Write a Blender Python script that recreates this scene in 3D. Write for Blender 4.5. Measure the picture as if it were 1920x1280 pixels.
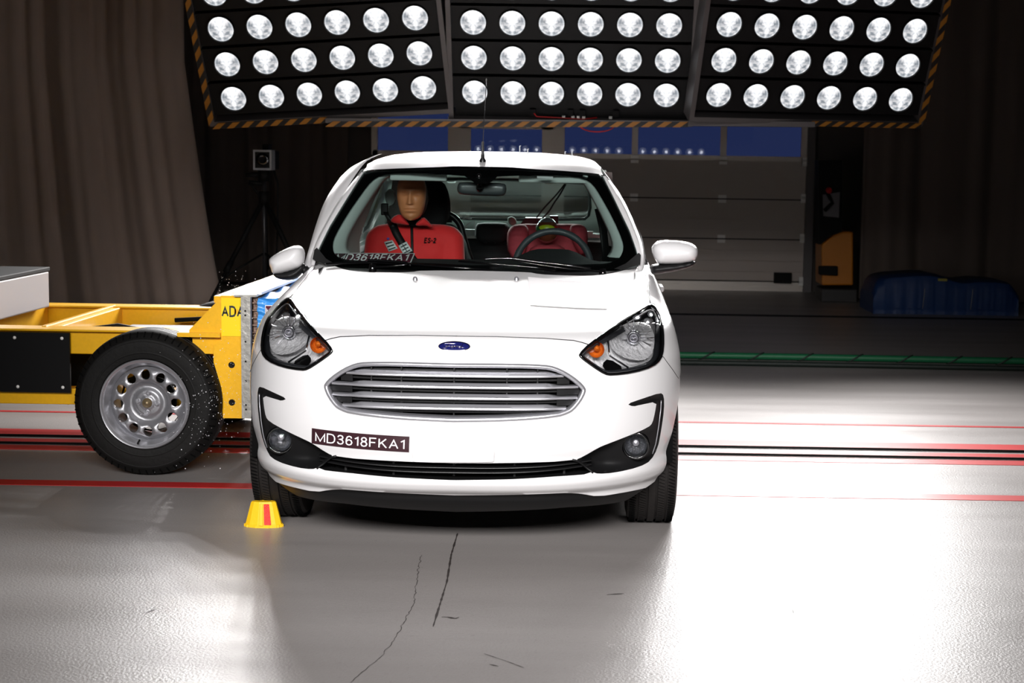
import bpy, bmesh, math, random
import numpy as np
from mathutils import Matrix, Vector
from mathutils.geometry import delaunay_2d_cdt
from mathutils.bvhtree import BVHTree
random.seed(7)
for o in list(bpy.data.objects): bpy.data.objects.remove(o)
SC = bpy.context.scene
COL = SC.collection

# ------------------------------------------------------------------ camera
FPX, PX0, ROLL = 3000.0, 1100.0, 0.016
PITCH = math.atan(335 / FPX)
CAM = np.array([0, 0, 1.45])
_c, _s = math.cos(ROLL), math.sin(ROLL)
FWD = np.array([0, math.cos(PITCH), -math.sin(PITCH)])
_U0 = np.array([0, math.sin(PITCH), math.cos(PITCH)]); _R0 = np.array([1., 0, 0])
RGT = _c * _R0 + _s * _U0; UPV = -_s * _R0 + _c * _U0
cd = bpy.data.cameras.new('camera'); cam = bpy.data.objects.new('camera', cd); COL.objects.link(cam)
cam.matrix_world = Matrix(((RGT[0], UPV[0], -FWD[0], CAM[0]), (RGT[1], UPV[1], -FWD[1], CAM[1]), (RGT[2], UPV[2], -FWD[2], CAM[2]), (0, 0, 0, 1)))
cd.sensor_width = 36; cd.lens = FPX / 1920 * 36; cd.shift_x = -(PX0 - 960) / 1920
cd.clip_start = .05; cd.clip_end = 200
cd.dof.use_dof = True; cd.dof.focus_distance = 6.2; cd.dof.aperture_fstop = 6.3
SC.camera = cam

def ray(x, y): return FWD + RGT * ((x - PX0) / FPX) - UPV * ((y - 640) / FPX)
def WP(x, y, Y):
    d = ray(x, y); return CAM + d * (Y / d[1])
def GP(x, y, z=0.):
    d = ray(x, y); return CAM + d * ((z - CAM[2]) / d[2])

# ------------------------------------------------------------------ world, exposure, big lights
w = bpy.data.worlds.new('dusk'); SC.world = w; w.use_nodes = True
w.node_tree.nodes['Background'].inputs[0].default_value = (0.042, 0.060, 0.165, 1)
w.node_tree.nodes['Background'].inputs[1].default_value = 0.48
SC.view_settings.view_transform = 'Standard'; SC.view_settings.look = 'None'
SC.view_settings.exposure = 0.0; SC.view_settings.gamma = 1.0
try: SC.view_settings.use_curve_mapping = False
except Exception: pass
REAR_W, FRONT_W = 43.0, 52.0        # watts of one lamp in the banks behind and in front of the car

# ------------------------------------------------------------------ materials
def sg(v): return tuple(((c / 255 / 12.92) if c / 255 <= .04045 else ((c / 255 + .055) / 1.055) ** 2.4) for c in v)
MATS = {}
def mat(name, col, rough=.5, metal=0., coat=0., spec=.5, bump=0., bscale=40., var=0., emit=None, estr=0., sheen=0., trans=0.):
    m = bpy.data.materials.new(name); m.use_nodes = True; nt = m.node_tree; b = nt.nodes['Principled BSDF']
    c = (*sg(col), 1)
    b.inputs['Base Color'].default_value = c
    b.inputs['Roughness'].default_value = rough; b.inputs['Metallic'].default_value = metal
    b.inputs['Coat Weight'].default_value = coat; b.inputs['Coat Roughness'].default_value = .04
    b.inputs['Specular IOR Level'].default_value = spec
    b.inputs['Sheen Weight'].default_value = sheen; b.inputs['Transmission Weight'].default_value = trans
    tc = nt.nodes.new('ShaderNodeTexCoord'); nz = nt.nodes.new('ShaderNodeTexNoise')
    nz.inputs['Scale'].default_value = bscale; nz.inputs['Detail'].default_value = 4
    nt.links.new(tc.outputs['Object'], nz.inputs['Vector'])
    mx = nt.nodes.new('ShaderNodeMix'); mx.data_type = 'RGBA'
    mx.inputs[6].default_value = tuple(min(1, x * (1 + var)) for x in c[:3]) + (1,)
    mx.inputs[7].default_value = tuple(x * (1 - var) for x in c[:3]) + (1,)
    nt.links.new(nz.outputs['Fac'], mx.inputs[0]); nt.links.new(mx.outputs[2], b.inputs['Base Color'])
    if bump:
        bp = nt.nodes.new('ShaderNodeBump'); bp.inputs['Strength'].default_value = bump; bp.inputs['Distance'].default_value = .01
        nt.links.new(nz.outputs['Fac'], bp.inputs['Height']); nt.links.new(bp.outputs[0], b.inputs['Normal'])
    if emit:
        b.inputs['Emission Color'].default_value = (*emit, 1); b.inputs['Emission Strength'].default_value = estr
    MATS[name] = m; return m
def glass(name, tint, refl=.5, rough=.0, ior=1.45, base=0.):
    m = bpy.data.materials.new(name); m.use_nodes = True; nt = m.node_tree; nt.nodes.clear()
    out = nt.nodes.new('ShaderNodeOutputMaterial'); t = nt.nodes.new('ShaderNodeBsdfTransparent'); g = nt.nodes.new('ShaderNodeBsdfGlossy')
    t.inputs[0].default_value = (*tint, 1); g.inputs['Roughness'].default_value = rough
    f = nt.nodes.new('ShaderNodeFresnel'); f.inputs[0].default_value = ior
    ml = nt.nodes.new('ShaderNodeMath'); ml.operation = 'MULTIPLY_ADD'; ml.inputs[1].default_value = refl; ml.inputs[2].default_value = base
    mx = nt.nodes.new('ShaderNodeMixShader')
    nt.links.new(f.outputs[0], ml.inputs[0]); nt.links.new(ml.outputs[0], mx.inputs[0])
    nt.links.new(t.outputs[0], mx.inputs[1]); nt.links.new(g.outputs[0], mx.inputs[2]); nt.links.new(mx.outputs[0], out.inputs[0])
    MATS[name] = m; return m

white = mat('white_paint', (226, 225, 226), .32, coat=.7)
blackp = mat('black_plastic', (17, 17, 18), .5, spec=.3, bump=.05, bscale=300)
satin = mat('satin_black', (12, 12, 13), .35)
gloss_black = mat('gloss_black', (9, 9, 10), .12, coat=.6)
darkvoid = mat('dark_mesh', (5, 5, 5), .9, spec=.1)
silver = mat('silver_trim', (184, 184, 190), .32, metal=.75)
chrome = mat('chrome', (225, 226, 230), .08, metal=1.)
chrome_glints = mat('chrome_painted_glints', (246, 247, 250), .28, metal=.08, bump=1., bscale=60, var=.42, coat=1.)  # pale mottled base colour paints in the bright chrome reflections of the headlights
chrome_fog = mat('chrome_fog', (120, 122, 126), .15, metal=.8, bump=.5, bscale=60, var=.4)
bezel_grey = mat('bezel_grey', (48, 50, 54), .3, metal=.4)
amber = mat('amber', (214, 110, 30), .25, metal=.3, coat=.5, bump=.5, bscale=120)
rubber = mat('tyre_rubber', (11, 10, 9), .65, spec=.25, bump=.12, bscale=60, var=.2)
rim_m = mat('rim_silver', (150, 150, 154), .38, metal=.7, var=.08, bscale=12)
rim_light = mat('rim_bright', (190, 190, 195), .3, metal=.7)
tgrey = mat('trim_grey', (196, 206, 202), .7)
liner = mat('head_liner', (66, 68, 68), .9)
fabric_black = mat('seat_black', (20, 20, 22), .85, bump=.2, bscale=200)
dash_m = mat('dashboard_black', (26, 27, 29), .75, bump=.12, bscale=250)
child_red = mat('child_seat_red', (186, 66, 78), .8, bump=.3, bscale=40, var=.1)
jacket_m = mat('jacket_red', (236, 40, 42), .75, bump=.25, bscale=22, var=.08, sheen=.2)
skin_m = mat('mask_tan', (216, 138, 92), .42, coat=.15, var=.04, bscale=8)
hood_m = mat('head_brown', (38, 22, 18), .6)
belt_m = mat('belt_black', (14, 14, 15), .5, bump=.2, bscale=400)
paper = mat('paper_white', (235, 238, 238), .6)
sticker_dark = mat('sticker_black', (30, 34, 36), .5)
maroon = mat('sign_maroon', (50, 22, 30), .4, coat=.3)
maroon2 = mat('sign_maroon_light', (92, 40, 54), .9, spec=.05)
sign_white = mat('sign_white', (248, 246, 248), .6)
navy = mat('badge_blue', (22, 26, 84), .18, coat=.8)
yellow = mat('trolley_yellow', (246, 184, 14), .38, coat=.25, bump=.06, bscale=60, var=.1)
alu = mat('perforated_aluminium', (168, 166, 160), .42, metal=.55, bump=.3, bscale=35, var=.22)
honey = mat('honeycomb', (118, 96, 84), .5, metal=.5, bump=.6, bscale=60, var=.4)
blue_sheet = mat('blue_sheet', (60, 150, 226), .32, coat=.4, bump=.5, bscale=14, var=.12)
cone_y = mat('block_yellow', (238, 190, 18), .5, bump=.1, bscale=80)
cone_r = mat('reflector_red', (226, 48, 34), .3, bump=.4, bscale=300)
frame_grey = mat('frame_grey', (92, 88, 88), .5, metal=.3)
board = mat('bank_black', (9, 9, 10), .55, spec=.25, bump=.05, bscale=30, var=.1)
tread_m = mat('car_tyre', (30, 27, 26), .62, spec=.3, bump=.12, bscale=60, var=.2)
hz_y = mat('hazard_yellow', (166, 108, 22), .55)
hz_k = mat('hazard_black', (16, 16, 17), .55)
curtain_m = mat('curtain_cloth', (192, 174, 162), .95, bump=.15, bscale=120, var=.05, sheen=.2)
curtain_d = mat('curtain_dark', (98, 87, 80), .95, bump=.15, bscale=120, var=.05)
wall_m = mat('wall_concrete', (84, 78, 74), .9, bump=.1, bscale=3, var=.15)
ceil_m = mat('ceiling_dark', (26, 25, 25), .95)
door_m = mat('door_panel', (190, 180, 172), .6, var=.04, bscale=5)
door_rail = mat('door_rail', (205, 198, 190), .45, metal=.4)
hinge_m = mat('hinge_steel', (240, 238, 234), .4, metal=.1)
black_m = mat('matt_black', (7, 7, 7), .7, spec=.25)
green_h = mat('hose_green', (10, 92, 56), .5)
dark_h = mat('hose_dark', (12, 26, 20), .6)
tarp = mat('tarp_blue', (11, 48, 98), .55, bump=.35, bscale=12, var=.15)
fork_y = mat('forklift_yellow', (196, 120, 20), .45)
cabinet_m = mat('cabinet_white', (182, 180, 184), .5)
red_m = mat('red_plastic', (180, 24, 24), .5)
grey_box = mat('box_grey', (150, 152, 156), .5)
chip_m = mat('chip_white', (225, 225, 230), .4)
glassw = glass('windscreen_glass', (.80, .89, .87), .55)
glassl = glass('lens_glass', (.96, .96, .97), .8)
glass_side = glass('side_glass', (.70, .80, .78), .8)
glass_door = glass('door_glass', (.8, .85, .95), 1.0)
brass = mat('hub_brass', (128, 112, 84), .4, metal=.6)
green_p = mat('paint_green', (30, 96, 40), .25, coat=.6); yel_p = mat('paint_lime', (170, 190, 40), .25, coat=.6)
brown_p = mat('paint_brown', (96, 50, 32), .2, coat=.8)
roof_clip = mat('clear_clip', (225, 228, 230), .2)

def floor_mat():
    m = bpy.data.materials.new('floor_epoxy'); m.use_nodes = True; nt = m.node_tree; b = nt.nodes['Principled BSDF']; L = nt.links.new
    tc = nt.nodes.new('ShaderNodeTexCoord')
    def noise(sc, det, vec=None):
        n = nt.nodes.new('ShaderNodeTexNoise'); n.inputs['Scale'].default_value = sc; n.inputs['Detail'].default_value = det
        L(vec or tc.outputs['Object'], n.inputs['Vector']); return n
    mp = nt.nodes.new('ShaderNodeMapping'); mp.inputs['Scale'].default_value = (.25, 1.6, 1); L(tc.outputs['Object'], mp.inputs[0])
    n1 = noise(1.6, 6, mp.outputs[0])
    cr = nt.nodes.new('ShaderNodeValToRGB'); L(n1.outputs['Fac'], cr.inputs[0])
    cr.color_ramp.elements[0].position = .3; cr.color_ramp.elements[0].color = (*sg((134, 129, 127)), 1)
    cr.color_ramp.elements[1].position = .7; cr.color_ramp.elements[1].color = (*sg((150, 145, 143)), 1)
    n2 = noise(55, 3); cr2 = nt.nodes.new('ShaderNodeValToRGB'); L(n2.outputs['Fac'], cr2.inputs[0])
    cr2.color_ramp.elements[0].position = .28; cr2.color_ramp.elements[0].color = (.55, .52, .5, 1)
    cr2.color_ramp.elements[1].position = .34; cr2.color_ramp.elements[1].color = (1, 1, 1, 1)
    mu = nt.nodes.new('ShaderNodeMix'); mu.data_type = 'RGBA'; mu.blend_type = 'MULTIPLY'; mu.inputs[0].default_value = .35
    L(cr.outputs[0], mu.inputs[6]); L(cr2.outputs[0], mu.inputs[7])
    L(mu.outputs[2], b.inputs['Base Color'])
    b.inputs['Specular IOR Level'].default_value = .55
    n3 = noise(2.2, 5, mp.outputs[0]); mr = nt.nodes.new('ShaderNodeMapRange'); L(n3.outputs['Fac'], mr.inputs[0])
    mr.inputs['From Min'].default_value = .3; mr.inputs['From Max'].default_value = .7
    mr.inputs['To Min'].default_value = .33; mr.inputs['To Max'].default_value = .43; L(mr.outputs[0], b.inputs['Roughness'])
    n4 = noise(110, 2); bp = nt.nodes.new('ShaderNodeBump'); bp.inputs['Strength'].default_value = .32; bp.inputs['Distance'].default_value = .004
    L(n4.outputs['Fac'], bp.inputs['Height'])
    n5 = noise(1.3, 2); bp2 = nt.nodes.new('ShaderNodeBump'); bp2.inputs['Strength'].default_value = .10; bp2.inputs['Distance'].default_value = .02
    L(n5.outputs['Fac'], bp2.inputs['Height']); L(bp.outputs[0], bp2.inputs['Normal']); L(bp2.outputs[0], b.inputs['Normal'])
    return m
floor_m = floor_mat()
line_red = mat('line_red', (186, 40, 42), .35, var=.25, bscale=3)
line_dark = mat('line_darkred', (110, 30, 32), .35, var=.35, bscale=2)
scuff_m = mat('scuff_dark', (52, 46, 44), .6)

# ------------------------------------------------------------------ helpers
def tag(o, label=None, cat=None, group=None, kind=None):
    if label: o['label'] = label
    if cat: o['category'] = cat
    if group: o['group'] = group
    if kind: o['kind'] = kind
    return o
def empty(name, loc, rot=(0, 0, 0), parent=None):
    o = bpy.data.objects.new(name, None); COL.objects.link(o); o.location = loc; o.rotation_euler = rot
    o.empty_display_size = .1
    if parent: o.parent = parent
    return o
class MB:
    def __init__(s): s.v = []; s.f = []; s.m = []; s.n = None; s.cm = 0
    def add(s, vs, fs, m=None):
        o = len(s.v); s.v += [tuple(map(float, q)) for q in vs]; s.f += [tuple(int(i) + o for i in q) for q in fs]
        s.m += [s.cm if m is None else m] * len(fs); return s
    def box(s, lo, hi, m=None):
        x0, y0, z0 = lo; x1, y1, z1 = hi
        v = [(x0, y0, z0), (x1, y0, z0), (x1, y1, z0), (x0, y1, z0), (x0, y0, z1), (x1, y0, z1), (x1, y1, z1), (x0, y1, z1)]
        return s.add(v, [(0, 3, 2, 1), (4, 5, 6, 7), (0, 1, 5, 4), (1, 2, 6, 5), (2, 3, 7, 6), (3, 0, 4, 7)], m)
    def bar(s, a, b, w, h, up=(0, 0, 1), m=None):
        a = Vector(a); b = Vector(b); d = (b - a).normalized(); sx = d.cross(Vector(up))
        if sx.length < 1e-4: sx = d.cross(Vector((1, 0, 0)))
        sx.normalize(); u = sx.cross(d); v = []
        for p in (a, b):
            for i, j in ((-1, -1), (1, -1), (1, 1), (-1, 1)): v.append(p + sx * (i * w / 2) + u * (j * h / 2))
        return s.add(v, [(0, 1, 2, 3), (7, 6, 5, 4), (0, 4, 5, 1), (1, 5, 6, 2), (2, 6, 7, 3), (3, 7, 4, 0)], m)
    def tube(s, path, r, n=8, caps=True, m=None, flat=1.0):
        path = [Vector(p) for p in path]; rr = r if hasattr(r, '__len__') else [r] * len(path)
        o = []; prev = None
        for i, p in enumerate(path):
            t = (path[min(i + 1, len(path) - 1)] - path[max(i - 1, 0)]).normalized()
            if prev is None:
                a = t.cross(Vector((0, 0, 1)));
                if a.length < 1e-3: a = t.cross(Vector((1, 0, 0)))
            else: a = prev - t * prev.dot(t)
            a.normalize(); b = t.cross(a); prev = a
            o += [p + (a * math.cos(k * 2 * math.pi / n) + b * flat * math.sin(k * 2 * math.pi / n)) * rr[i] for k in range(n)]
        fs = []
        for i in range(len(path) - 1):
            for k in range(n): fs.append((i * n + k, i * n + (k + 1) % n, (i + 1) * n + (k + 1) % n, (i + 1) * n + k))
        if caps: fs.append(tuple(range(n))[::-1]); fs.append(tuple((len(path) - 1) * n + k for k in range(n)))
        return s.add(o, fs, m)
    def lathe(s, prof, n=32, axis='y', c=(0, 0, 0), m=None, closed=False, a0=0., a1=2 * math.pi):
        full = abs(a1 - a0 - 2 * math.pi) < 1e-6; nn = n if full else n + 1
        v = []; c = Vector(c)
        for (r, h) in prof:
            for k in range(nn):
                t = a0 + (a1 - a0) * k / n; x, y = r * math.cos(t), r * math.sin(t)
                v.append(c + (Vector((x, h, y)) if axis == 'y' else Vector((h, x, y)) if axis == 'x' else Vector((x, y, h))))
        fs = []; L = len(prof); R = range(L if closed else L - 1)
        for i in R:
            j = (i + 1) % L
            for k in range(n):
                k2 = (k + 1) % nn; fs.append((i * nn + k, i * nn + k2, j * nn + k2, j * nn + k))
        return s.add(v, fs, m)
    def prism(s, pts, vec, m=None):
        n = len(pts); p = [Vector(q) for q in pts]; v = p + [q + Vector(vec) for q in p]
        return s.add(v, [tuple(range(n))[::-1], tuple(range(n, 2 * n))] + [(i, (i + 1) % n, n + (i + 1) % n, n + i) for i in range(n)], m)
    def grid(s, rows, m=None):
        nr = len(rows); nc = len(rows[0]); v = [q for r in rows for q in r]
        return s.add(v, [(i * nc + j, i * nc + j + 1, (i + 1) * nc + j + 1, (i + 1) * nc + j) for i in range(nr - 1) for j in range(nc - 1)], m)
    def build(s, name, mats, parent=None, smooth=False, bevel=0., normals=None, loc=None, angle=None, solid=0.):
        me = bpy.data.meshes.new(name); me.from_pydata(s.v, [], s.f)
        for mm in (mats if isinstance(mats, (list, tuple)) else [mats]): me.materials.append(mm)
        me.polygons.foreach_set('material_index', s.m)
        me.update()
        if normals is None and not smooth is None:
            bm = bmesh.new(); bm.from_mesh(me); bmesh.ops.recalc_face_normals(bm, faces=bm.faces); bm.to_mesh(me); bm.free()
        if smooth or normals is not None: me.polygons.foreach_set('use_smooth', [True] * len(me.polygons))
        if normals is not None: me.normals_split_custom_set_from_vertices([tuple(q) for q in normals])
        elif angle: me.set_sharp_from_angle(angle=math.radians(angle))
        o = bpy.data.objects.new(name, me); COL.objects.link(o)
        if parent: o.parent = parent
        if loc is not None: o.location = loc
        if bevel:
            b = o.modifiers.new('bevel', 'BEVEL'); b.width = bevel; b.segments = 2; b.limit_method = 'ANGLE'
        if solid:
            b = o.modifiers.new('solid', 'SOLIDIFY'); b.thickness = solid; b.offset = -1
        return o
def struct(name, mb, m, **k): return tag(mb.build(name, m, **k), kind='structure')

def pchip(xs, ys):
    xs = np.array(xs, float); ys = np.array(ys, float); h = np.diff(xs); d = np.diff(ys) / h; m = np.zeros(len(xs))
    for i in range(1, len(xs) - 1):
        if d[i - 1] * d[i] > 0:
            w1 = 2 * h[i] + h[i - 1]; w2 = h[i] + 2 * h[i - 1]; m[i] = (w1 + w2) / (w1 / d[i - 1] + w2 / d[i])
    m[0] = d[0]; m[-1] = d[-1]
    def f(x):
        x = np.clip(np.asarray(x, float), xs[0], xs[-1]); i = np.clip(np.searchsorted(xs, x) - 1, 0, len(h) - 1)
        t = (x - xs[i]) / h[i]; t2 = t * t; t3 = t2 * t
        return (2 * t3 - 3 * t2 + 1) * ys[i] + (t3 - 2 * t2 + t) * h[i] * m[i] + (-2 * t3 + 3 * t2) * ys[i + 1] + (t3 - t2) * h[i] * m[i + 1]
    return f
def pip(px, py, poly):
    poly = np.asarray(poly); n = len(poly); ins = np.zeros(px.shape, bool); j = n - 1
    for i in range(n):
        xi, yi = poly[i]; xj, yj = poly[j]
        if yi != yj: ins ^= ((yi > py) != (yj > py)) & (px < (xj - xi) * (py - yi) / (yj - yi) + xi)
        j = i
    return ins
def segdist(px, py, poly, closed=True):
    poly = np.asarray(poly, float); d = np.full(px.shape, 1e9); n = len(poly)
    for i in range(n if closed else n - 1):
        a = poly[i]; b = poly[(i + 1) % n]; ab = b - a; L = ab @ ab + 1e-12
        t = np.clip(((px - a[0]) * ab[0] + (py - a[1]) * ab[1]) / L, 0, 1)
        d = np.minimum(d, np.hypot(px - a[0] - t * ab[0], py - a[1] - t * ab[1]))
    return d
def resamp(poly, step, closed=True):
    poly = np.asarray(poly, float); out = []; n = len(poly)
    for i in range(n if closed else n - 1):
        a = poly[i]; b = poly[(i + 1) % n]; k = max(1, int(math.ceil(np.hypot(*(b - a)) / step)))
        out += [a + (b - a) * t / k for t in range(k)]
    if not closed: out.append(poly[-1])
    return np.array(out)
def smooth_poly(poly, it=1, closed=True):
    p = [np.array(q, float) for q in poly]
    for _ in range(it):
        o = []; n = len(p)
        if not closed: o.append(p[0])
        for i in range(n if closed else n - 1):
            a, b = p[i], p[(i + 1) % n]; o += [a * .75 + b * .25, a * .25 + b * .75]
        if not closed: o.append(p[-1])
        p = o
    return np.array(p)
def cdt(loops, pts, keep_in, holes=(), step=.02, lines=()):
    """triangulate inside keep_in minus holes; loops/lines are constraint polylines"""
    V = []; Eg = []; allp = []
    for lp, closed in [(l, True) for l in loops] + [(l, False) for l in lines]:
        q = resamp(lp, step, closed); o = len(V); V += [tuple(z) for z in q]; n = len(q); allp.append((q, closed))
        Eg += [(o + i, o + (i + 1) % n) for i in range(n if closed else n - 1)]
    pts = np.asarray(pts); X, Y = pts[:, 0], pts[:, 1]
    ok = pip(X, Y, keep_in)
    for h in holes: ok &= ~pip(X, Y, h)
    X, Y = X[ok], Y[ok]; near = np.zeros(X.shape, bool)
    for q, cl in allp: near |= segdist(X, Y, q, cl) < step * .3
    V += list(zip(X[~near], Y[~near]))
    r = delaunay_2d_cdt([Vector(v) for v in V], Eg, [], 0, 1e-6)
    P = np.array([tuple(v) for v in r[0]]); T = np.array([tuple(f) for f in r[2] if len(f) == 3])
    c = P[T].mean(1); ok = pip(c[:, 0], c[:, 1], keep_in)
    for h in holes: ok &= ~pip(c[:, 0], c[:, 1], h)
    return P, T[ok], c[ok]
def compact(P, T):
    u, inv = np.unique(T, return_inverse=True); return P[u], inv.reshape(T.shape)
def gridpts(poly, step, stepy=None):
    poly = np.asarray(poly); a = poly.min(0); b = poly.max(0)
    X, Y = np.meshgrid(np.arange(a[0], b[0], step), np.arange(a[1], b[1], stepy or step)); return np.stack([X.ravel(), Y.ravel()], 1)
def pillow(outline, fn, T, r, name, m, parent, step=.012, back=None, smooth=True, sm=1):
    """closed cushion from a 2-D outline; fn(u, v, t) -> xyz, t = signed thickness"""
    ol = smooth_poly(outline, sm) if sm else np.asarray(outline, float)
    P, Tr, _ = cdt([ol], gridpts(ol, step), ol, step=step)
    P, Tr = compact(P, Tr)
    d = segdist(P[:, 0], P[:, 1], ol); k = np.clip(d / r, 0, 1); th = T * np.sqrt(np.clip(1 - (1 - k) ** 2, 0, 1))
    b = T if back is None else back; tb = th * b / T
    mb = MB(); n = len(P)
    edge = d < 1e-5
    V = [fn(P[i, 0], P[i, 1], th[i]) for i in range(n)]; idx = list(range(n)); kk = n
    for i in range(n):
        if not edge[i]: V.append(fn(P[i, 0], P[i, 1], -tb[i])); idx[i] = kk; kk += 1
    F = [tuple(t) for t in Tr] + [(idx[t[0]], idx[t[2]], idx[t[1]]) for t in Tr]
    mb.add(V, F); return mb.build(name, m, parent, smooth=smooth)
GLY = {
 'M': (.80, [[(0, 0), (0, 1), (.4, 0), (.8, 1), (.8, 0)]]), 'D': (.66, [[(0, 0), (0, 1), (.3, 1), (.5, .94), (.63, .75), (.66, .5), (.63, .25), (.5, .06), (.3, 0), (0, 0)]]),
 '3': (.5, [[(.02, .78), (.1, .94), (.25, 1), (.4, .94), (.47, .77), (.4, .6), (.22, .54), (.42, .47), (.5, .27), (.42, .07), (.25, 0), (.08, .05), (0, .24)]]),
 '6': (.5, [[(.47, .78), (.4, .94), (.26, 1), (.1, .9), (.02, .65), (0, .4), (.03, .15), (.13, .03), (.26, 0), (.42, .07), (.5, .28), (.44, .5), (.27, .6), (.1, .53), (.02, .36)]]),
 '1': (.28, [[(0, .76), (.14, .86), (.26, 1), (.26, 0)]]), '8': (.5, [[(.25, .54), (.1, .62), (.04, .77), (.1, .94), (.25, 1), (.4, .94), (.46, .77), (.4, .62), (.25, .54), (.08, .46), (0, .27), (.08, .06), (.25, 0), (.42, .06), (.5, .27), (.42, .46), (.25, .54)]]),
 'F': (.54, [[(0, 0), (0, 1), (.54, 1)], [(0, .52), (.46, .52)]]), 'E': (.56, [[(.56, 1), (0, 1), (0, 0), (.56, 0)], [(0, .52), (.5, .52)]]),
 'K': (.62, [[(0, 0), (0, 1)], [(.58, 1), (0, .36)], [(.2, .58), (.62, 0)]]), 'A': (.70, [[(0, 0), (.35, 1), (.70, 0)], [(.12, .34), (.58, .34)]]),
 'S': (.56, [[(.53, .76), (.45, .94), (.28, 1), (.1, .94), (.04, .77), (.12, .6), (.42, .45), (.55, .28), (.46, .06), (.27, 0), (.08, .06), (0, .26)]]),
 '2': (.5, [[(.02, .72), (.1, .94), (.26, 1), (.42, .94), (.48, .76), (.4, .55), (.14, .24), (0, 0), (.5, 0)]]), '-': (.28, [[(0, .38), (.28, .38)]]),
 'C': (.66, [[(.64, .72), (.54, .93), (.36, 1), (.14, .92), (0, .68), (0, .32), (.14, .08), (.36, 0), (.54, .07), (.64, .28)]])}
def text_verts(s, size=1., bold=0.):
    "letters drawn as even strokes, normalised to a unit box"
    t = .115 + bold * 2; V = []; Fc = []; x = 0
    for ch in s:
        w_, st = GLY[ch]
        for ln in st:
            p = np.array(ln, float) + (x, 0); n = len(p); L_ = []; R_ = []; closed = np.allclose(p[0], p[-1])
            for i in range(n):
                a = p[i] - p[i - 1] if i else (p[0] - p[-2] if closed else p[1] - p[0]); b = p[i + 1] - p[i] if i < n - 1 else (p[1] - p[0] if closed else a)
                a = a / np.linalg.norm(a); b = b / np.linalg.norm(b); na = np.array([-a[1], a[0]]); nb = np.array([-b[1], b[0]]); m = na + nb
                m = m / max(np.linalg.norm(m), .3); k = min(1 / max(m @ na, .2), 4.0); q = p[i] * (1, 1 - t) + (0, t / 2)
                if i == 0 and not closed: q = q - a * 0
                L_.append(q + m * k * t / 2); R_.append(q - m * k * t / 2)
            o = len(V); V += L_ + R_; Fc += [(o + i, o + i + 1, o + n + i + 1, o + n + i) for i in range(n - 1)]
        x += w_ + .26
    v = np.array(V); v[:, 1] = np.clip(v[:, 1], 0, 1); a = v.min(0); b = v.max(0); return (v - a) / (b - a), Fc, b - a
def text_on(s, fn, name, m, parent, bold=0.):
    v, f, _ = text_verts(s, bold=bold); mb = MB(); mb.add([fn(a, b) for a, b in v], f)
    return mb.build(name, m, parent, smooth=None)
def quad_fn(TL, TR, BL, BR):
    TL, TR, BL, BR = map(np.array, (TL, TR, BL, BR))
    return lambda u, v: (BL * (1 - u) + BR * u) * (1 - v) + (TL * (1 - u) + TR * u) * v
def copy_tree(o, parent=None):
    c = o.copy(); COL.objects.link(c); c.parent = parent
    for ch in list(o.children): copy_tree(ch, c)
    return c

# ================================================================== ROOM
YB = 18.6
mb = MB(); mb.box((-8, -5, -.1), (8, YB + .3, 0)); struct('floor', mb, floor_m)
mb = MB(); mb.box((-8.2, -5, 7), (8.2, YB + .3, 7.2)); struct('ceiling', mb, ceil_m)
mb = MB(); mb.box((-8.2, -5, 0), (-8, YB + .3, 7)); struct('wall_left', mb, wall_m)
mb = MB(); mb.box((8, -5, 0), (8.2, YB + .3, 7)); struct('wall_right', mb, wall_m)
mb = MB(); mb.box((-8.2, -5.2, 0), (8.2, -5, 7)); struct('wall_front', mb, wall_m)
DX0, DX1 = -2.50, 2.50
mb = MB(); mb.box((-8, YB, 0), (DX0, YB + .2, 7)); mb.box((DX1 + .08, YB, 0), (8, YB + .2, 7)); mb.box((DX0, YB, 2.35), (DX1 + .08, YB + .2, 7))
struct('wall_back', mb, wall_m)
# painted lines and track in the floor
def strip(name, y0, y1, m, x0=-8, x1=8, z=.002):
    mb = MB(); mb.box((x0, y0, 0.0002), (x1, y1, z)); return struct(name, mb, m)
strip('trim_1', 6.93, 7.04, line_red); strip('trim_2', 8.93, 8.975, line_red)
strip('trim_3', 7.78, 7.90, line_red); strip('trim_4', 8.19, 8.37, line_red); strip('trim_5', 7.99, 8.09, line_red)
for n, y in ((6, 7.93), (7, 8.145)):
    mb = MB(); mb.tube([(-8, y, .007), (8, y, .007)], .0065, 8)
    tag(mb.build('tow_cable', black_m, smooth=True), ('dark tow cable lying in the red track band, the one nearer the camera', 'dark tow cable lying in the red track band, the one farther from the camera')[n - 6], 'cable', 'tow cables in the track')
# floor joint, crack, scuffs
def floor_line(name, pts, wdt, m=scuff_m, jit=0.):
    rows = []; P = [GP(*q)[:2] for q in pts]; P = resamp(P, .02, False)
    for i, q in enumerate(P):
        t = P[min(i + 1, len(P) - 1)] - P[max(i - 1, 0)]; t /= np.linalg.norm(t) + 1e-9; n = np.array([-t[1], t[0]])
        ww = wdt * (.5 + random.random()) * (.4 if i in (0, len(P) - 1) else 1) / 2; q = q + n * random.uniform(-jit, jit)
        rows.append([(q[0] - n[0] * ww, q[1] - n[1] * ww, .0016), (q[0] + n[0] * ww, q[1] + n[1] * ww, .0016)])
    mb = MB(); mb.grid(rows); return struct(name, mb, m, smooth=None)
floor_line('trim_8', [(858, 1000), (846, 1040), (838, 1090), (812, 1175)], .006)
floor_line('trim_9', [(790, 1040), (783, 1075), (776, 1130), (745, 1190), (716, 1230), (655, 1280)], .0018, jit=.004)
floor_line('trim_10', [(908, 1226), (950, 1240), (982, 1252)], .003)
floor_line('trim_11', [(272, 1150), (292, 1142)], .005); floor_line('trim_12', [(1138, 1115), (1170, 1113)], .008)
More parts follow.
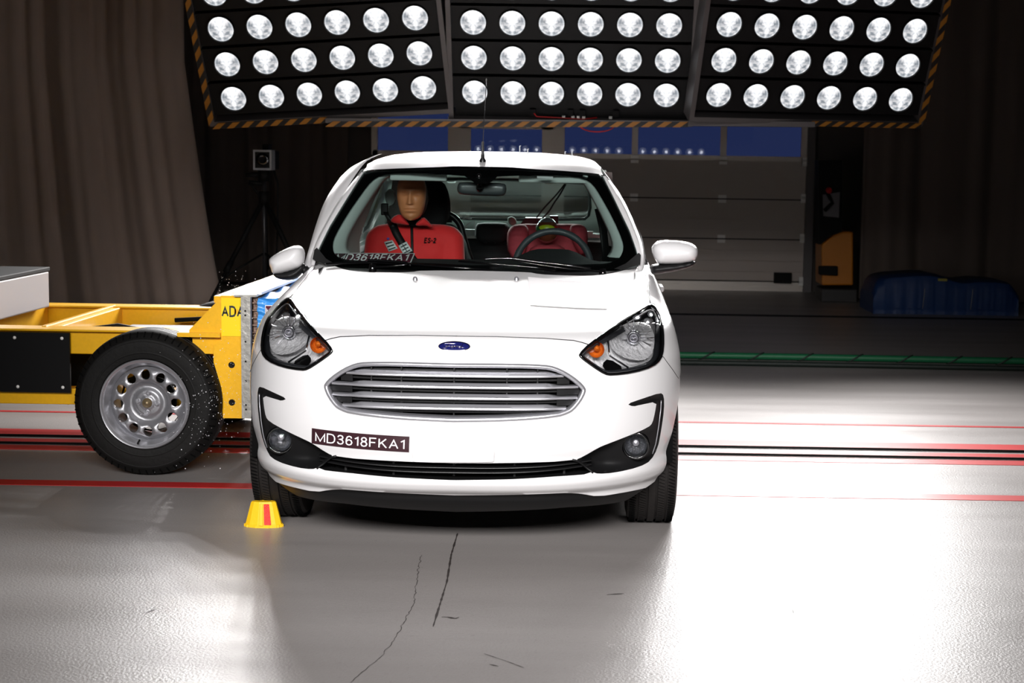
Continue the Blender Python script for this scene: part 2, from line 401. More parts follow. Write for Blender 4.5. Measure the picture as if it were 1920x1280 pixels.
floor_line('trim_13', [(828, 1157), (845, 1160), (862, 1158)], .012, jit=.01); floor_line('trim_14', [(1486, 1142), (1488, 1150)], .004)
floor_line('trim_15', [(1578, 1113), (1596, 1115)], .006); floor_line('trim_16', [(916, 1246), (934, 1250)], .006, jit=.004)

# ---- sectional door in the back wall
door = struct('door_1', MB().box((DX0, YB + .02, .0), (DX1, YB + .03, .001)), black_m)
zs = [.10, .60, 1.06, 1.50]
for i in range(3):
    mb = MB(); z0, z1 = zs[i], zs[i + 1]
    n = 4; h = (z1 - z0) / n
    for k in range(n):
        mb.box((DX0, YB - .03, z0 + k * h + .005), (DX1, YB + .02, z0 + (k + 1) * h - .005)); mb.box((DX0, YB - .012, z0 + k * h), (DX1, YB + .02, z0 + (k + 1) * h))
    mb.build('door_panel', door_m, door)
mb = MB()
for z in (.60, 1.06): mb.box((DX0, YB - .036, z - .006), (DX1, YB - .02, z + .006))
mb.build('panel_joint', black_m, door)
mb = MB(); mb.box((DX0, YB - .05, .03), (DX1, YB, .055)); mb.box((DX0, YB - .05, .075), (DX1, YB, .10)); mb.box((DX0, YB - .03, .0), (DX1, YB, .12)); mb.build('bottom_rail', door_rail, door)
mb = MB(); mb.box((DX0, YB - .05, 1.50), (DX1, YB + .02, 1.555)); mb.box((DX0, YB - .05, 2.22), (DX1, YB + .02, 2.35))
for x in (DX0 + .02, -1.53, -.36, .52, 1.54, DX1 - .03): mb.box((x - .035, YB - .05, 1.5), (x + .035, YB + .02, 2.3))
mb.build('window_frame', door_rail, door)
tag(MB().box((DX0, YB - .005, 1.55), (DX1, YB + .004, 2.24)).build('pane', glass_door, door), 'dark blue glass panes')
# wicket door in it
mb = MB()
for x in (-1.50, -.42): mb.box((x - .13, YB - .07, .1), (x + .13, YB - .02, 1.95))
mb.box((-1.5, YB - .07, 1.82), (-.42, YB - .02, 1.98)); mb.box((-1.37, YB - .07, .92), (-.55, YB - .03, .98)); mb.build('wicket_frame', door_rail, door)
mb = MB()
for x in (.52, 1.54):
    for z in (.60, 1.06, 1.50): mb.box((x - .045, YB - .06, z - .045), (x + .045, YB - .03, z - .008)); mb.box((x - .045, YB - .06, z + .008), (x + .045, YB - .03, z + .045))
mb.build('hinge', hinge_m, door)
mb = MB()
for z in (.62, 1.08, 1.50, .12): mb.lathe([(0, -.09), (.03, -.09), (.03, -.03), (0, -.03)], 10, 'x', (DX1 + .04, YB - .05, z)); mb.box((DX1 - .05, YB - .07, z - .05), (DX1, YB - .03, z + .05))
mb.build('roller', hinge_m, door)
MB().box((2.16, YB - .12, .10), (2.36, YB - .04, .22)).build('motor_box', black_m, door)
struct('trim_17', MB().box((DX1 - .001, YB - .12, 0), (DX1 + .09, YB + .1, 2.36)), frame_grey)
# pipes / ducts on the back wall left of the door
for i, (x, wd, zz) in enumerate(((-3.0, .10, .6), (-2.85, .05, .1), (-3.35, .06, .1))):
    mb = MB(); mb.box((x - wd / 2, YB - .08, zz), (x + wd / 2, YB, 3.2))
    tag(mb.build('wall_pipe', frame_grey), ('thick grey pipe running up the dark back wall', 'thin grey conduit beside the wide blue door window', 'narrow grey pipe on the dark wall nearest the tripod')[i], 'pipe', 'pipes on the back wall')

# ---- curtains
def curtain(name, x0, x1, y, z1, m, folds, amp, seed, skew=None, zb=.03):
    rnd = random.Random(seed); ph = [rnd.uniform(0, 6.28) for _ in range(8)]; rows = []; N = 160
    fr = [folds * rnd.uniform(.7, 1.3) for _ in range(5)]
    for j in range(30):
        z = zb + (z1 - zb) * j / 29; h = j / 29; r = []
        for i in range(N + 1):
            u = i / N; d = 0
            for k in range(5): d += math.sin(u * fr[k] * (k * .6 + 1) * 6.28 + ph[k] + .5 * math.sin(h * 2.2 + k)) / (1 + k * .7)
            x = x0 + (x1 - x0) * u
            if skew: x += skew(u, z)
            r.append((x, y + amp * d * (1.0 - .25 * h) + .3 * amp * math.sin(7 * u + 3 * h), z))
        rows.append(r)
    mb = MB(); mb.grid(rows); return mb.build(name, m, smooth=True, solid=.01)
def sk(u, z): return -(.34 * min(1, max(0, (z - .1) / 2.2)) ** .8) * max(0, (u - .4) / .6)
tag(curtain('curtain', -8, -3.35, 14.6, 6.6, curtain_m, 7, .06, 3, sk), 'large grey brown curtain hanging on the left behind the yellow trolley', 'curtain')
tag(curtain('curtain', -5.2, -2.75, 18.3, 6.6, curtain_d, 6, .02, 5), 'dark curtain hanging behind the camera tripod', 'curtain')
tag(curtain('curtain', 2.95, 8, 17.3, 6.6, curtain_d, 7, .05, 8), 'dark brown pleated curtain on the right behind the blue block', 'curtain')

# ---- floodlight banks
def lens_mat():
    m = bpy.data.materials.new('lamp_lens'); m.use_nodes = True; nt = m.node_tree; b = nt.nodes['Principled BSDF']; L = nt.links.new
    tc = nt.nodes.new('ShaderNodeTexCoord'); sp = nt.nodes.new('ShaderNodeSeparateXYZ'); L(tc.outputs['Object'], sp.inputs[0])
    at = nt.nodes.new('ShaderNodeMath'); at.operation = 'ARCTAN2'; L(sp.outputs['X'], at.inputs[0]); L(sp.outputs['Z'], at.inputs[1])
    ln = nt.nodes.new('ShaderNodeVectorMath'); ln.operation = 'LENGTH'; L(tc.outputs['Object'], ln.inputs[0])
    cb = nt.nodes.new('ShaderNodeCombineXYZ'); ab = nt.nodes.new('ShaderNodeMath'); ab.operation = 'ABSOLUTE'; L(at.outputs[0], ab.inputs[0])
    L(ab.outputs[0], cb.inputs[0]); m3 = nt.nodes.new('ShaderNodeMath'); m3.operation = 'MULTIPLY'; m3.inputs[1].default_value = 22; L(ln.outputs['Value'], m3.inputs[0]); L(m3.outputs[0], cb.inputs[1])
    nz = nt.nodes.new('ShaderNodeTexNoise'); nz.inputs['Scale'].default_value = 1.9; nz.inputs['Detail'].default_value = 2; L(cb.outputs[0], nz.inputs['Vector'])
    cr = nt.nodes.new('ShaderNodeValToRGB'); L(nz.outputs['Fac'], cr.inputs[0])
    cr.color_ramp.elements[0].position = .40; cr.color_ramp.elements[0].color = (.20, .24, .28, 1)
    cr.color_ramp.elements[1].position = .60; cr.color_ramp.elements[1].color = (.75, .75, .77, 1)
    # hot centre and lit upper sector
    mr = nt.nodes.new('ShaderNodeMapRange'); L(ln.outputs['Value'], mr.inputs[0]); mr.inputs['From Min'].default_value = .016; mr.inputs['From Max'].default_value = .020
    mr.inputs['To Min'].default_value = 25.; mr.inputs['To Max'].default_value = 0
    mr2 = nt.nodes.new('ShaderNodeMapRange'); ax_ = nt.nodes.new('ShaderNodeMath'); ax_.operation = 'ABSOLUTE'; L(sp.outputs['X'], ax_.inputs[0]); zz_ = nt.nodes.new('ShaderNodeMath'); zz_.operation = 'MULTIPLY_ADD'; L(sp.outputs['Z'], zz_.inputs[0]); zz_.inputs[1].default_value = -.35; L(ax_.outputs[0], zz_.inputs[2]); L(zz_.outputs[0], mr2.inputs[0]); mr2.inputs['From Min'].default_value = .045; mr2.inputs['From Max'].default_value = -.005
    mr2.inputs['To Min'].default_value = 0; mr2.inputs['To Max'].default_value = .8
    mr3 = nt.nodes.new('ShaderNodeMapRange'); L(ln.outputs['Value'], mr3.inputs[0]); mr3.inputs['From Min'].default_value = .078; mr3.inputs['From Max'].default_value = .09
    mr3.inputs['To Min'].default_value = 0; mr3.inputs['To Max'].default_value = .5
    a1 = nt.nodes.new('ShaderNodeMath'); a1.operation = 'ADD'; L(mr.outputs[0], a1.inputs[0]); L(mr2.outputs[0], a1.inputs[1])
    a2 = nt.nodes.new('ShaderNodeMath'); a2.operation = 'ADD'; L(a1.outputs[0], a2.inputs[0]); L(mr3.outputs[0], a2.inputs[1])
    va = nt.nodes.new('ShaderNodeVectorMath'); va.operation = 'ADD'; L(cr.outputs[0], va.inputs[0]); L(a2.outputs[0], va.inputs[1])
    b.inputs['Base Color'].default_value = (.3, .3, .3, 1); b.inputs['Roughness'].default_value = .2
    L(va.outputs[0], b.inputs['Emission Color']); b.inputs['Emission Strength'].default_value = .95
    return m
lens_m = lens_mat()
SP = .284
# prototype meshes
_mb = MB(); _mb.lathe([(.094, .02), (.101, .0), (.101, -.022), (.095, -.022), (.092, -.006)], 28, 'y'); _mb.lathe([(.094, .02), (.05, .10), (0, .12)], 28, 'y')
_o = _mb.build('lamp', board, smooth=True, angle=40); lamp_me = _o.data; bpy.data.objects.remove(_o)
_mb = MB(); _mb.lathe([(.094, -.004), (.07, -.016), (.04, -.024), (0.0005, -.027)], 28, 'y')
_o = _mb.build('lens', lens_m, smooth=True); lens_me = _o.data; bpy.data.objects.remove(_o)
def make_bank(name, label, M, rows, watt, cone=86, skip_light=False):
    root = bpy.data.objects.new(name, None); COL.objects.link(root); root.matrix_world = M; tag(root, label, 'floodlight bank', 'floodlight banks')
    Wd = 5 * SP
    for r in range(rows):
        z = r * SP * .945
        mb = MB(); mb.box((-Wd / 2 - .17, .0, z - .125), (Wd / 2 + .17, .10, z + .125)); mb.box((-Wd / 2 - .17, -.02, z + .118), (Wd / 2 + .17, .02, z + .128))
        mb.build('lamp_row', board, root)
        for c in range(6):
            x = (c - 2.5) * SP
            l = bpy.data.objects.new('lamp', lamp_me); COL.objects.link(l); l.parent = root; l.location = (x, 0, z)
            g = bpy.data.objects.new('lens', lens_me); COL.objects.link(g); g.parent = l
            ld = bpy.data.lights.get('flood%g' % watt)
            if not ld:
                ld = bpy.data.lights.new('flood%g' % watt, 'SPOT'); ld.energy = watt; ld.spot_size = math.radians(cone); ld.spot_blend = 1.; ld.shadow_soft_size = .035; ld.color = (1, .975, .965)
            s = bpy.data.objects.new('lamp_light', ld); COL.objects.link(s); s.parent = l; s.location = (0, -.06, 0); s.rotation_euler = (math.radians(-90), 0, 0)
    return root
def hazard(path0, path1, w, name, parent, up, off, n, th=.006):
    """yellow and black slanted tape from path0 to path1 (local), width along up"""
    a = Vector(path0); b = Vector(path1); u = Vector(up).normalized() * w; o = Vector(off); mb = MB(); d = (b - a) / n
    for k in range(n):
        for half, mi in ((0, 0), (.5, 1)):
            p = a + d * (k + half); q = p + d * .5
            sh = d * .5
            quad = [p, q, q + u + sh, p + u + sh]
            if k == n - 1 and half: quad = [p, q, q + u, p + u + sh]
            mb.add([v + o for v in quad] + [v for v in quad], [(0, 1, 2, 3), (4, 7, 6, 5), (0, 4, 5, 1), (1, 5, 6, 2), (2, 6, 7, 3), (3, 7, 4, 0)], mi)
    return mb.build(name, [hz_y, hz_k], parent)
def bank_M(x, y, z, tilt, yaw=0, roll=0):
    return Matrix.Translation((x, y, z)) @ Matrix.Rotation(yaw, 4, 'Z') @ Matrix.Rotation(tilt, 4, 'X') @ Matrix.Rotation(roll, 4, 'Y')
T = math.radians(24); NR = 6; Wd = 5 * SP
c0 = (WP(894.5, 173, 12) + WP(1245, 177, 12)) / 2
bc = make_bank('light_bank', 'middle bank of round white floodlights hanging over the car roof', bank_M(c0[0], 12, c0[2], T), NR, REAR_W)
cl = (WP(441, 185, 12) + WP(791, 163, 12)) / 2
bl = make_bank('light_bank', 'left bank of round white floodlights, hung tilted, with striped left edge', bank_M(cl[0], 12, cl[2], T, 0, -.076), NR, REAR_W)
cr_ = (WP(1349, 179, 12) + WP(1690, 184, 12)) / 2
br = make_bank('light_bank', 'right bank of round white floodlights with striped right edge', bank_M(cr_[0], 12, cr_[2], T, math.radians(12), 0), NR, REAR_W)
def bank_frame(root, l, r, bot, top=1.75):
    mb = MB(); t = .035
    mb.box((l - t, -.04, bot), (l, .14, top)); mb.box((r, -.04, bot), (r + t, .14, top)); mb.box((l - t, -.04, bot - t), (r + t, .14, bot)); mb.box((l - t, .05, top), (r + t, .14, top + t))
    return mb.build('frame', frame_grey, root)
bank_frame(bc, -Wd / 2 - .16, Wd / 2 + .17, -.20)
bank_frame(bl, -Wd / 2 - .17, Wd / 2 + .17, -.165); bank_frame(br, -Wd / 2 - .17, Wd / 2 + .17, -.165)
# lower tray of the middle bank with small fittings
MB().box((-Wd / 2 - .15, .02, -.20), (Wd / 2 + .16, .08, -.125)).build('back_plate', board, bc)
mb = MB()
for x in (.0, .09, .34, -.28): mb.box((x - .02, -.03, -.17), (x + .02, .02, -.12))
mb.build('bracket', black_m, bc)
mb = MB()
for x in (-.05, .02, .06, .10, .30): mb.box((x - .012, -.035, -.185), (x + .012, -.02, -.168))
mb.build('fitting', hinge_m, bc)
mb = MB(); mb.tube([(-.27, -.03, -.15), (-.25, -.035, -.175), (-.1, -.035, -.18), (.1, -.035, -.19), (.2, -.035, -.175)], .005, 6); mb.build('cable', red_m, bc, smooth=True)
mb = MB(); mb.tube([(.20 + .13 * math.sin(a), -.02, -.24 - .055 * math.cos(a)) for a in np.linspace(-1.5, 1.5, 12)], .005, 6); mb.build('cable', red_m, bc, smooth=True)
hazard((-Wd / 2 - .21, -.05, -.19), (-Wd / 2 - .21, -.05, 1.7), .045, 'hazard_stripe', bl, (1, 0, 0), (0, -.006, 0), 15)
hazard((-Wd / 2 - .19, -.05, -.215), (-Wd / 2 + .68, -.05, -.215), .045, 'hazard_stripe', bl, (0, 0, 1), (0, -.006, 0), 8)
hazard((Wd / 2 + .165, -.05, -.19), (Wd / 2 + .165, -.05, 1.7), .045, 'hazard_stripe', br, (1, 0, 0), (0, -.006, 0), 15)
hazard((-.02, -.05, -.21), (Wd / 2 + .19, -.05, -.21), .04, 'hazard_stripe', br, (0, 0, 1), (0, -.006, 0), 9)
# hanging rods (to the ceiling)
for bk in (bc, bl, br):
    inv = bk.matrix_world.inverted(); mb = MB()
    for x in (-.6, .6):
        p = bk.matrix_world @ Vector((x, .1, 1.75)); mb.tube([p, (p.x, p.y, 7.0)], .02, 8)
    mb.v = [tuple(inv @ Vector(v)) for v in mb.v]; mb.build('hanger', frame_grey, bk, smooth=True)
# lower cross beam
p0 = WP(610, 233, 11.98); p1 = WP(1290, 234, 11.98); p2 = WP(1528, 238, 11.98)
beam = empty('light_beam', (p0[0], 11.98, p0[2])); tag(beam, 'long grey beam under the floodlights with yellow and black striped tape', 'beam')
mb = MB(); dz = p2[2] - p0[2]; L = p2[0] - p0[0]
mb.add([(0, 0, .012), (L, 0, dz + .0), (L, .12, dz + .0), (0, .12, .012), (0, 0, .045), (L, 0, dz + .038), (L, .12, dz + .038), (0, .12, .045)], [(0, 3, 2, 1), (4, 5, 6, 7), (0, 1, 5, 4), (1, 2, 6, 5), (2, 3, 7, 6), (3, 0, 4, 7)])
mb.build('rail', frame_grey, beam)
hazard((0, -.004, -.018), (p1[0] - p0[0], -.004, -.018 + p1[2] - p0[2]), .04, 'hazard_stripe', beam, (0, 0, 1), (0, -.006, 0), 23)
# the same rig behind the photographer, lighting the car's front
for x, yaw, lb in ((-2.15, .21, 'left bank of floodlights behind the photographer'), (-.3, 0, 'middle bank of floodlights behind the photographer'), (1.55, -.19, 'right bank of floodlights behind the photographer')):
    make_bank('light_bank', lb, Matrix.Translation((x, -2.2, 3.25)) @ Matrix.Rotation(math.pi - yaw, 4, 'Z') @ Matrix.Rotation(math.radians(23), 4, 'X'), NR, FRONT_W, 34)
for x, lb in ((-2.0, 'added low left strip of small lamps that gives reflected dots in the door windows'), (0., 'added low middle strip of small lamps that gives reflected dots in the door windows'), (2.0, 'added low right strip of small lamps that gives reflected dots in the door windows')):
    make_bank('light_bank', lb, Matrix.Translation((x, -2.0, 1.74)) @ Matrix.Rotation(math.pi, 4, 'Z'), 2, .5, 60)  # weak unseen strips, added only for the lamp dots mirrored in the panes
# ================================================================== CAR
CO = np.array([-.475, 5.65, 0.])
car = tag(empty('car', CO), 'white hatchback car facing the camera under the floodlights, dummy inside', 'car')
CL = CAM - CO
def L3(px, py, y):
    "pixel -> car-local point at local depth y"
    return WP(px, py, y + CO[1]) - CO
Yc = pchip([.10, .14, .165, .20, .245, .252, .27, .30, .318, .345, .38, .42, .50, .56, .62, .68, .73, .77, .80, .825, .85, .88, .91, .94, .965, .985, 1.0, 1.05],
           [.24, .19, .15, .11, .085, .06, .035, .018, .026, .045, .035, .02, .012, .015, .025, .04, .055, .075, .10, .15, .26, .42, .60, .79, .96, 1.08, 1.18, 1.5])
Wz = pchip([.10, .14, .2, .3, .45, .6, .7, .75, .8, .85, .9, .95, 1.0, 1.05], [.74, .76, .795, .825, .845, .85, .847, .838, .826, .812, .795, .775, .752, .725])
Rz = pchip([.1, .14, .3, .6, .8, .9, 1.0], [.55, .55, .60, .62, .62, .6, .52])
PP, QQ, T0 = 2.8, 1.7, .993
def Pt(t): return 1 - (1 - np.clip(t, 0, 1) ** PP) ** (1 / QQ)
def F(x, z):
    return Yc(z) + Rz(z) * Pt(np.abs(x) / Wz(z))
def onbody(px, py):
    d = ray(px, py); d = d / d[1]; ys = np.arange(-.05, 2.2, .002); P = CL + d * (ys - CL[1])[:, None]
    t = np.abs(P[:, 0]) / Wz(P[:, 2]); Fv = F(P[:, 0], np.clip(P[:, 2], .1, 1.05)); hit = (t < 1) & (ys >= Fv) & (P[:, 2] < 1.05)
    i = np.argmax(hit) if hit.any() else np.argmin(t + (ys < Fv * .6) * 9 + (P[:, 2] > 1.02) * 9)
    x, z = P[i, 0], P[i, 2]; lim = .985 * Wz(z); return np.array([np.clip(x, -lim, lim), z])
def OB(pts, it=0, closed=True):
    q = np.array([onbody(*p) for p in pts]); return smooth_poly(q, it, closed) if it else q
def mir(p): q = np.array(p, float).copy(); q[:, 0] *= -1; return q[::-1]
def sym(half):
    "right half outline, starting and ending near the centre line -> full symmetric loop"
    h = np.array(half, float); return np.vstack([h, mir(h)])
def fnormal(x, z, e=.002):
    fx = (F(x + e, z) - F(x - e, z)) / (2 * e); fz = (F(x, z + e) - F(x, z - e)) / (2 * e)
    n = np.stack([fx, -np.ones_like(fx), fz], -1); return n / np.linalg.norm(n, axis=-1, keepdims=True)
def shell(P, T, off=0.):
    x, z = P[:, 0], P[:, 1]; n = fnormal(x, z); v = np.stack([x, F(x, z), z], 1) + n * off; return v, n
def skin(name, region, m, parent, off=0., holes=(), step=.014, fine=None, lines=()):
    pts = fine if fine is not None else gridpts(region, step)
    P, Tr, _ = cdt([region] + list(holes), pts, region, holes, step=step, lines=lines); P, Tr = compact(P, Tr)
    v, n = shell(P, Tr, off); mb = MB(); mb.add(v, Tr); return mb.build(name, m, parent, normals=n)
def flange(name, loop, depth, m, parent, off=0., y_abs=None, smooth=True):
    q = resamp(loop, .012); v, n = shell(q, None, off); w2 = v.copy(); w2[:, 1] += depth
    k = len(q); mb = MB(); mb.add(np.vstack([v, w2]), [(i, (i + 1) % k, k + (i + 1) % k, k + i) for i in range(k)]); return mb.build(name, m, parent, smooth=smooth)
def surf_tube(name, pts, r, m, parent, closed=False, off=0., flat=1., n=6):
    q = resamp(pts, .012, closed);
    if closed: q = np.vstack([q, q[:1]])
    v, _ = shell(q, None, off); mb = MB(); mb.tube(v, r, n, caps=not closed, flat=flat); return mb.build(name, m, parent, smooth=True)

# --- outlines traced on the right-hand side, mirrored
grille_o = OB([(853, 681), (960, 681.5), (1020, 683.5), (1040, 687), (1062, 697), (1085, 713), (1098, 727), (1098, 735), (1090, 751), (1075, 769), (1064, 775), (1045, 781), (960, 788), (853, 790)], 0)
grille = smooth_poly(sym(grille_o), 1)
hl = smooth_poly(OB([(1086, 664), (1104.7, 645), (1150.7, 611), (1199, 580), (1217, 569.5), (1228, 573), (1238, 590), (1242.5, 617), (1243, 655), (1238, 674), (1223, 687), (1187, 698), (1146, 703), (1134, 701), (1112, 687), (1089, 670)]), 1)
fog = smooth_poly(OB([(1175, 757), (1205, 746.5), (1238, 735.5), (1245, 741), (1245.2, 768), (1240, 805), (1233, 841), (1221, 863), (1199, 875), (1150.7, 886), (1121.6, 888), (1112, 885), (1092.6, 870), (1079, 861.7), (1092.6, 856), (1121.6, 839), (1138.6, 832), (1175, 818), (1216, 800.5), (1223.4, 792.7), (1228, 773.3), (1231.5, 752), (1199, 759), (1187, 762)]), 1)
lowg_h = OB([(853, 868), (960, 867.5), (1040, 865), (1075, 861.7), (1090, 869), (1108, 885), (1095, 889), (1040, 893), (960, 898), (853, 900)])
lowg = sym(lowg_h)
lip_h = smooth_poly(OB([(853, 928), (960, 927), (1040, 924.5), (1066, 923.5), (1092.6, 925), (1121.6, 930), (1175, 921), (1223, 910), (1245, 900)]), 1, False)
val_h = OB([(853, 965), (960, 963), (1066, 956), (1175, 944), (1223, 931), (1240, 915)])
shut_h = OB([(853, 630), (930, 631), (1020, 634), (1075, 638), (1092, 642), (1104, 646)])
hood_side = OB([(1219, 569), (1216.5, 551), (1215, 527), (1209, 512)])
cowl_h = smooth_poly(OB([(853, 506.6), (991, 509.5), (1010, 514), (1060, 516), (1102, 517), (1138.6, 514), (1175, 505), (1199, 499)]), 1, False)
seam_fb = OB([(1243, 668), (1262, 694), (1272, 709)])
AR = .345; AC = (.80, .30)
def tb(z):
    "outer limit of the front patch at height z (wheel arch or T0)"
    if z < AC[1] + AR:
        ya = AC[0] - math.sqrt(max(0, AR ** 2 - (max(z, AC[1] - .12) - AC[1]) ** 2)); s = float((ya - Yc(z)) / Rz(z))
        t = (1 - (1 - min(max(s, .02), 1)) ** QQ) ** (1 / PP); return min(T0, t)
    return T0
def edge(z): return tb(z) * float(Wz(z))
zb_end = val_h[-1][1]; val_h[-1][0] = edge(zb_end); lip_h[-1][0] = edge(lip_h[-1][1])
def edge_pts(z0, z1, n=40): return np.array([(edge(z), z) for z in np.linspace(z0, z1, n)])
# adaptive interior points
ts = np.concatenate([np.arange(0, .9, .018), [.91, .925, .94, .953, .964, .974, .982, .988]]); ts = np.concatenate([-ts[1:][::-1], ts])
zz = np.concatenate([np.arange(.12, .80, .0125), np.arange(.80, 1.0, .006)])
FP = np.array([(t * float(Wz(z)), z) for z in zz for t in ts])
# bumper
bump_half = np.vstack([lip_h, edge_pts(lip_h[-1][1] + .005, seam_fb[-1][1], 30), seam_fb[::-1][1:], hl[(hl[:, 1] < 9)][:0]])
# lower border of the headlight from its outer bottom corner to its inner tip
def loop_part(loop, p_from, p_to, direction=1):
    i = int(np.argmin(np.hypot(*(loop - p_from).T))); j = int(np.argmin(np.hypot(*(loop - p_to).T))); out = [loop[i]]; n = len(loop)
    while i != j: i = (i + direction) % n; out.append(loop[i])
    return np.array(out)
hl_out, hl_in, hl_top = onbody(1242, 666), onbody(1104, 646), onbody(1219, 570)
def shorter(loop, a, b, side):
    p = loop_part(loop, a, b, 1); q = loop_part(loop, a, b, -1)
    return p if (p[:, 1].mean() < q[:, 1].mean()) == (side == 'low') else q
hl_low = shorter(hl, hl_out, hl_in, 'low'); hl_up = shorter(hl, hl_in, hl_top, 'hi') if False else None
a1 = loop_part(hl, hl_in, hl_top, 1); a2 = loop_part(hl, hl_in, hl_top, -1); hl_up = a1 if len(a1) < len(a2) else a2
bump_half = np.vstack([lip_h, edge_pts(lip_h[-1][1] + .005, seam_fb[-1][1], 30), seam_fb[::-1][1:], hl_low[1:-1], shut_h[::-1]])
bumper_loop = sym(bump_half)
pl_c = [L3(592 - 8, 802, .1)]
bumper = skin('front_bumper', bumper_loop, white, car, holes=[grille, fog, mir(fog), lowg], fine=FP, step=.012)
# hood
hood_half = np.vstack([shut_h, hl_up[1:-1], hood_side, cowl_h[::-1]])
hood = skin('hood', sym(hood_half), white, car, fine=FP, step=.012)
# front fenders (front-facing piece)
fend_half = np.vstack([seam_fb, edge_pts(seam_fb[-1][1] + .005, .995, 30), [cowl_h[-1]], hood_side[::-1], shorter(hl, hl_top, hl_out, 'any')[1:-1][::1]])
a1 = loop_part(hl, hl_top, hl_out, 1); a2 = loop_part(hl, hl_top, hl_out, -1); a = a1 if a1[:, 0].mean() > a2[:, 0].mean() else a2
fend_half = np.vstack([seam_fb, edge_pts(seam_fb[-1][1] + .005, .995, 30), [cowl_h[-1]], hood_side[::-1], a[1:-1]])
for sgn in (1, -1):
    lp = fend_half if sgn > 0 else mir(fend_half); fen = skin('front_fender', lp, white, car, fine=FP, step=.012)
    surf_tube('panel_gap', (seam_fb if sgn > 0 else mir(seam_fb)), .0015, satin, fen)
gap = np.vstack([mir(shut_h), shut_h]); surf_tube('panel_gap', gap, .0022, satin, hood)
for s_ in (hood_side, mir(hood_side)): surf_tube('panel_gap', s_, .0028, satin, hood)
# black valance below the lip
vh = np.vstack([val_h, [(edge(z), z) for z in np.linspace(zb_end, lip_h[-1][1], 6)][1:-1], lip_h[::-1]])
skin('valance', sym(vh), blackp, car, off=-.012, fine=FP, step=.012)
ft = np.vstack([mir(lip_h), lip_h]); surf_tube('lip_edge', ft, .004, white, bumper, off=-.004)
# --- grille
g = empty('grille', (0, 0, 0), parent=car)
ring_in = grille.copy(); cen = np.array([0, grille[:, 1].mean()])
def inset(loop, dist):
    loop = np.asarray(loop); n = len(loop); out = []
    A = sum(loop[i][0] * loop[(i + 1) % n][1] - loop[(i + 1) % n][0] * loop[i][1] for i in range(n)); sgn = 1 if A > 0 else -1
    for i in range(n):
        t = loop[(i + 1) % n] - loop[i - 1]; t = t / (np.linalg.norm(t) + 1e-9); out.append(loop[i] + sgn * np.array([-t[1], t[0]]) * dist)
    return np.array(out)
def ring_profile(name, loop, prof, m, parent, byn=False):
    "profile = [(inset distance, offset along normal)]"
    lp = resamp(loop, .01); rows = []
    for ins, off in prof:
        q = inset(lp, ins); v, n_ = shell(q, None); v = v + n_ * off if byn else v - np.array([0, off, 0]); rows.append(np.vstack([v, v[:1]]))
    mb = MB(); mb.grid([[tuple(p) for p in r] for r in rows]); return mb.build(name, m, parent, smooth=True)
ring_profile('chrome_surround', grille, [(-.001, -.01), (-.001, .004), (.004, .009), (.011, .008), (.015, .001), (.017, -.012), (.018, -.03)], silver, g)
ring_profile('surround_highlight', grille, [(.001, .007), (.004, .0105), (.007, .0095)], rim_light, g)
gb = inset(grille, .017)
P, Tr, _ = cdt([gb], gridpts(gb, .03), gb, step=.03); P, Tr = compact(P, Tr); v, n = shell(P, Tr); v[:, 1] += .055; mb = MB(); mb.add(v, Tr); mb.build('backing', darkvoid, g, normals=n)
def chord(loop, z):
    xs = []; n = len(loop)
    for i in range(n):
        a, b = loop[i], loop[(i + 1) % n]
        if (a[1] - z) * (b[1] - z) < 0: xs.append(a[0] + (b[0] - a[0]) * (z - a[1]) / (b[1] - a[1]))
    return (min(xs), max(xs)) if xs else (0, 0)
bars = [onbody(853, y)[1] for y in (703, 724.5, 745, 764.5)]
zt = grille[:, 1].max(); zbm = grille[:, 1].min()
for z in bars:
    x0, x1 = chord(gb, z - .004); rows = []
    for x in np.linspace(x0, x1, 61):
        k = min(1, max(0, (abs(x) - .335) / .04)); h = .0105 - .003 * k; y = float(F(x, z)) + .002 + .004 * k
        rise = -.006 * k
        rows.append([(x, y + .03, z + h + rise), (x, y + .012, z + h + rise), (x, y + .002, z - .001), (x, y + .0, z - .008), (x, y + .004, z - h + .001), (x, y + .03, z - h + .004)])
    mb = MB(); mb.grid(rows); mb.build('grille_bar', silver, g, smooth=True, angle=25)
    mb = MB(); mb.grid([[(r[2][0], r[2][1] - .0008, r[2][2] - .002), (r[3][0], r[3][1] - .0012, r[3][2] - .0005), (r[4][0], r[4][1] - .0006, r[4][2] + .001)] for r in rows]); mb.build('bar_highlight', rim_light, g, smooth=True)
mb = MB()
for x in (-.49, -.30, -.19, 0, .19, .30, .49)[1:-1]:
    zs_ = np.linspace(zbm + .008, zt - .008, 2); y = float(F(x, .62)) + .03; mb.box((x - .0025, y, zbm + .01), (x + .0025, y + .02, zt - .012))
mb.build('upright', blackp, g)
mb = MB()
for z in [(a + b) / 2 for a, b in zip([zt - .015] + bars, bars + [zbm + .015])]:
    x0, x1 = chord(gb, z); rows = [[(x, float(F(x, z)) + .028, z + .004), (x, float(F(x, z)) + .028, z - .004), (x, float(F(x, z)) + .05, z - .004)] for x in np.linspace(x0, x1, 41)]; mb.grid(rows)
    for sg_ in (1, -1):
        xa = (x1 - .004) * sg_; xb = .37 * sg_
        if abs(xa) > abs(xb): mb.grid([[(x, float(F(x, z)) + .02, z + .014), (x, float(F(x, z)) + .02, z - .014)] for x in np.linspace(xb, xa, 8)])
mb.build('inner_slat', blackp, g, smooth=None)
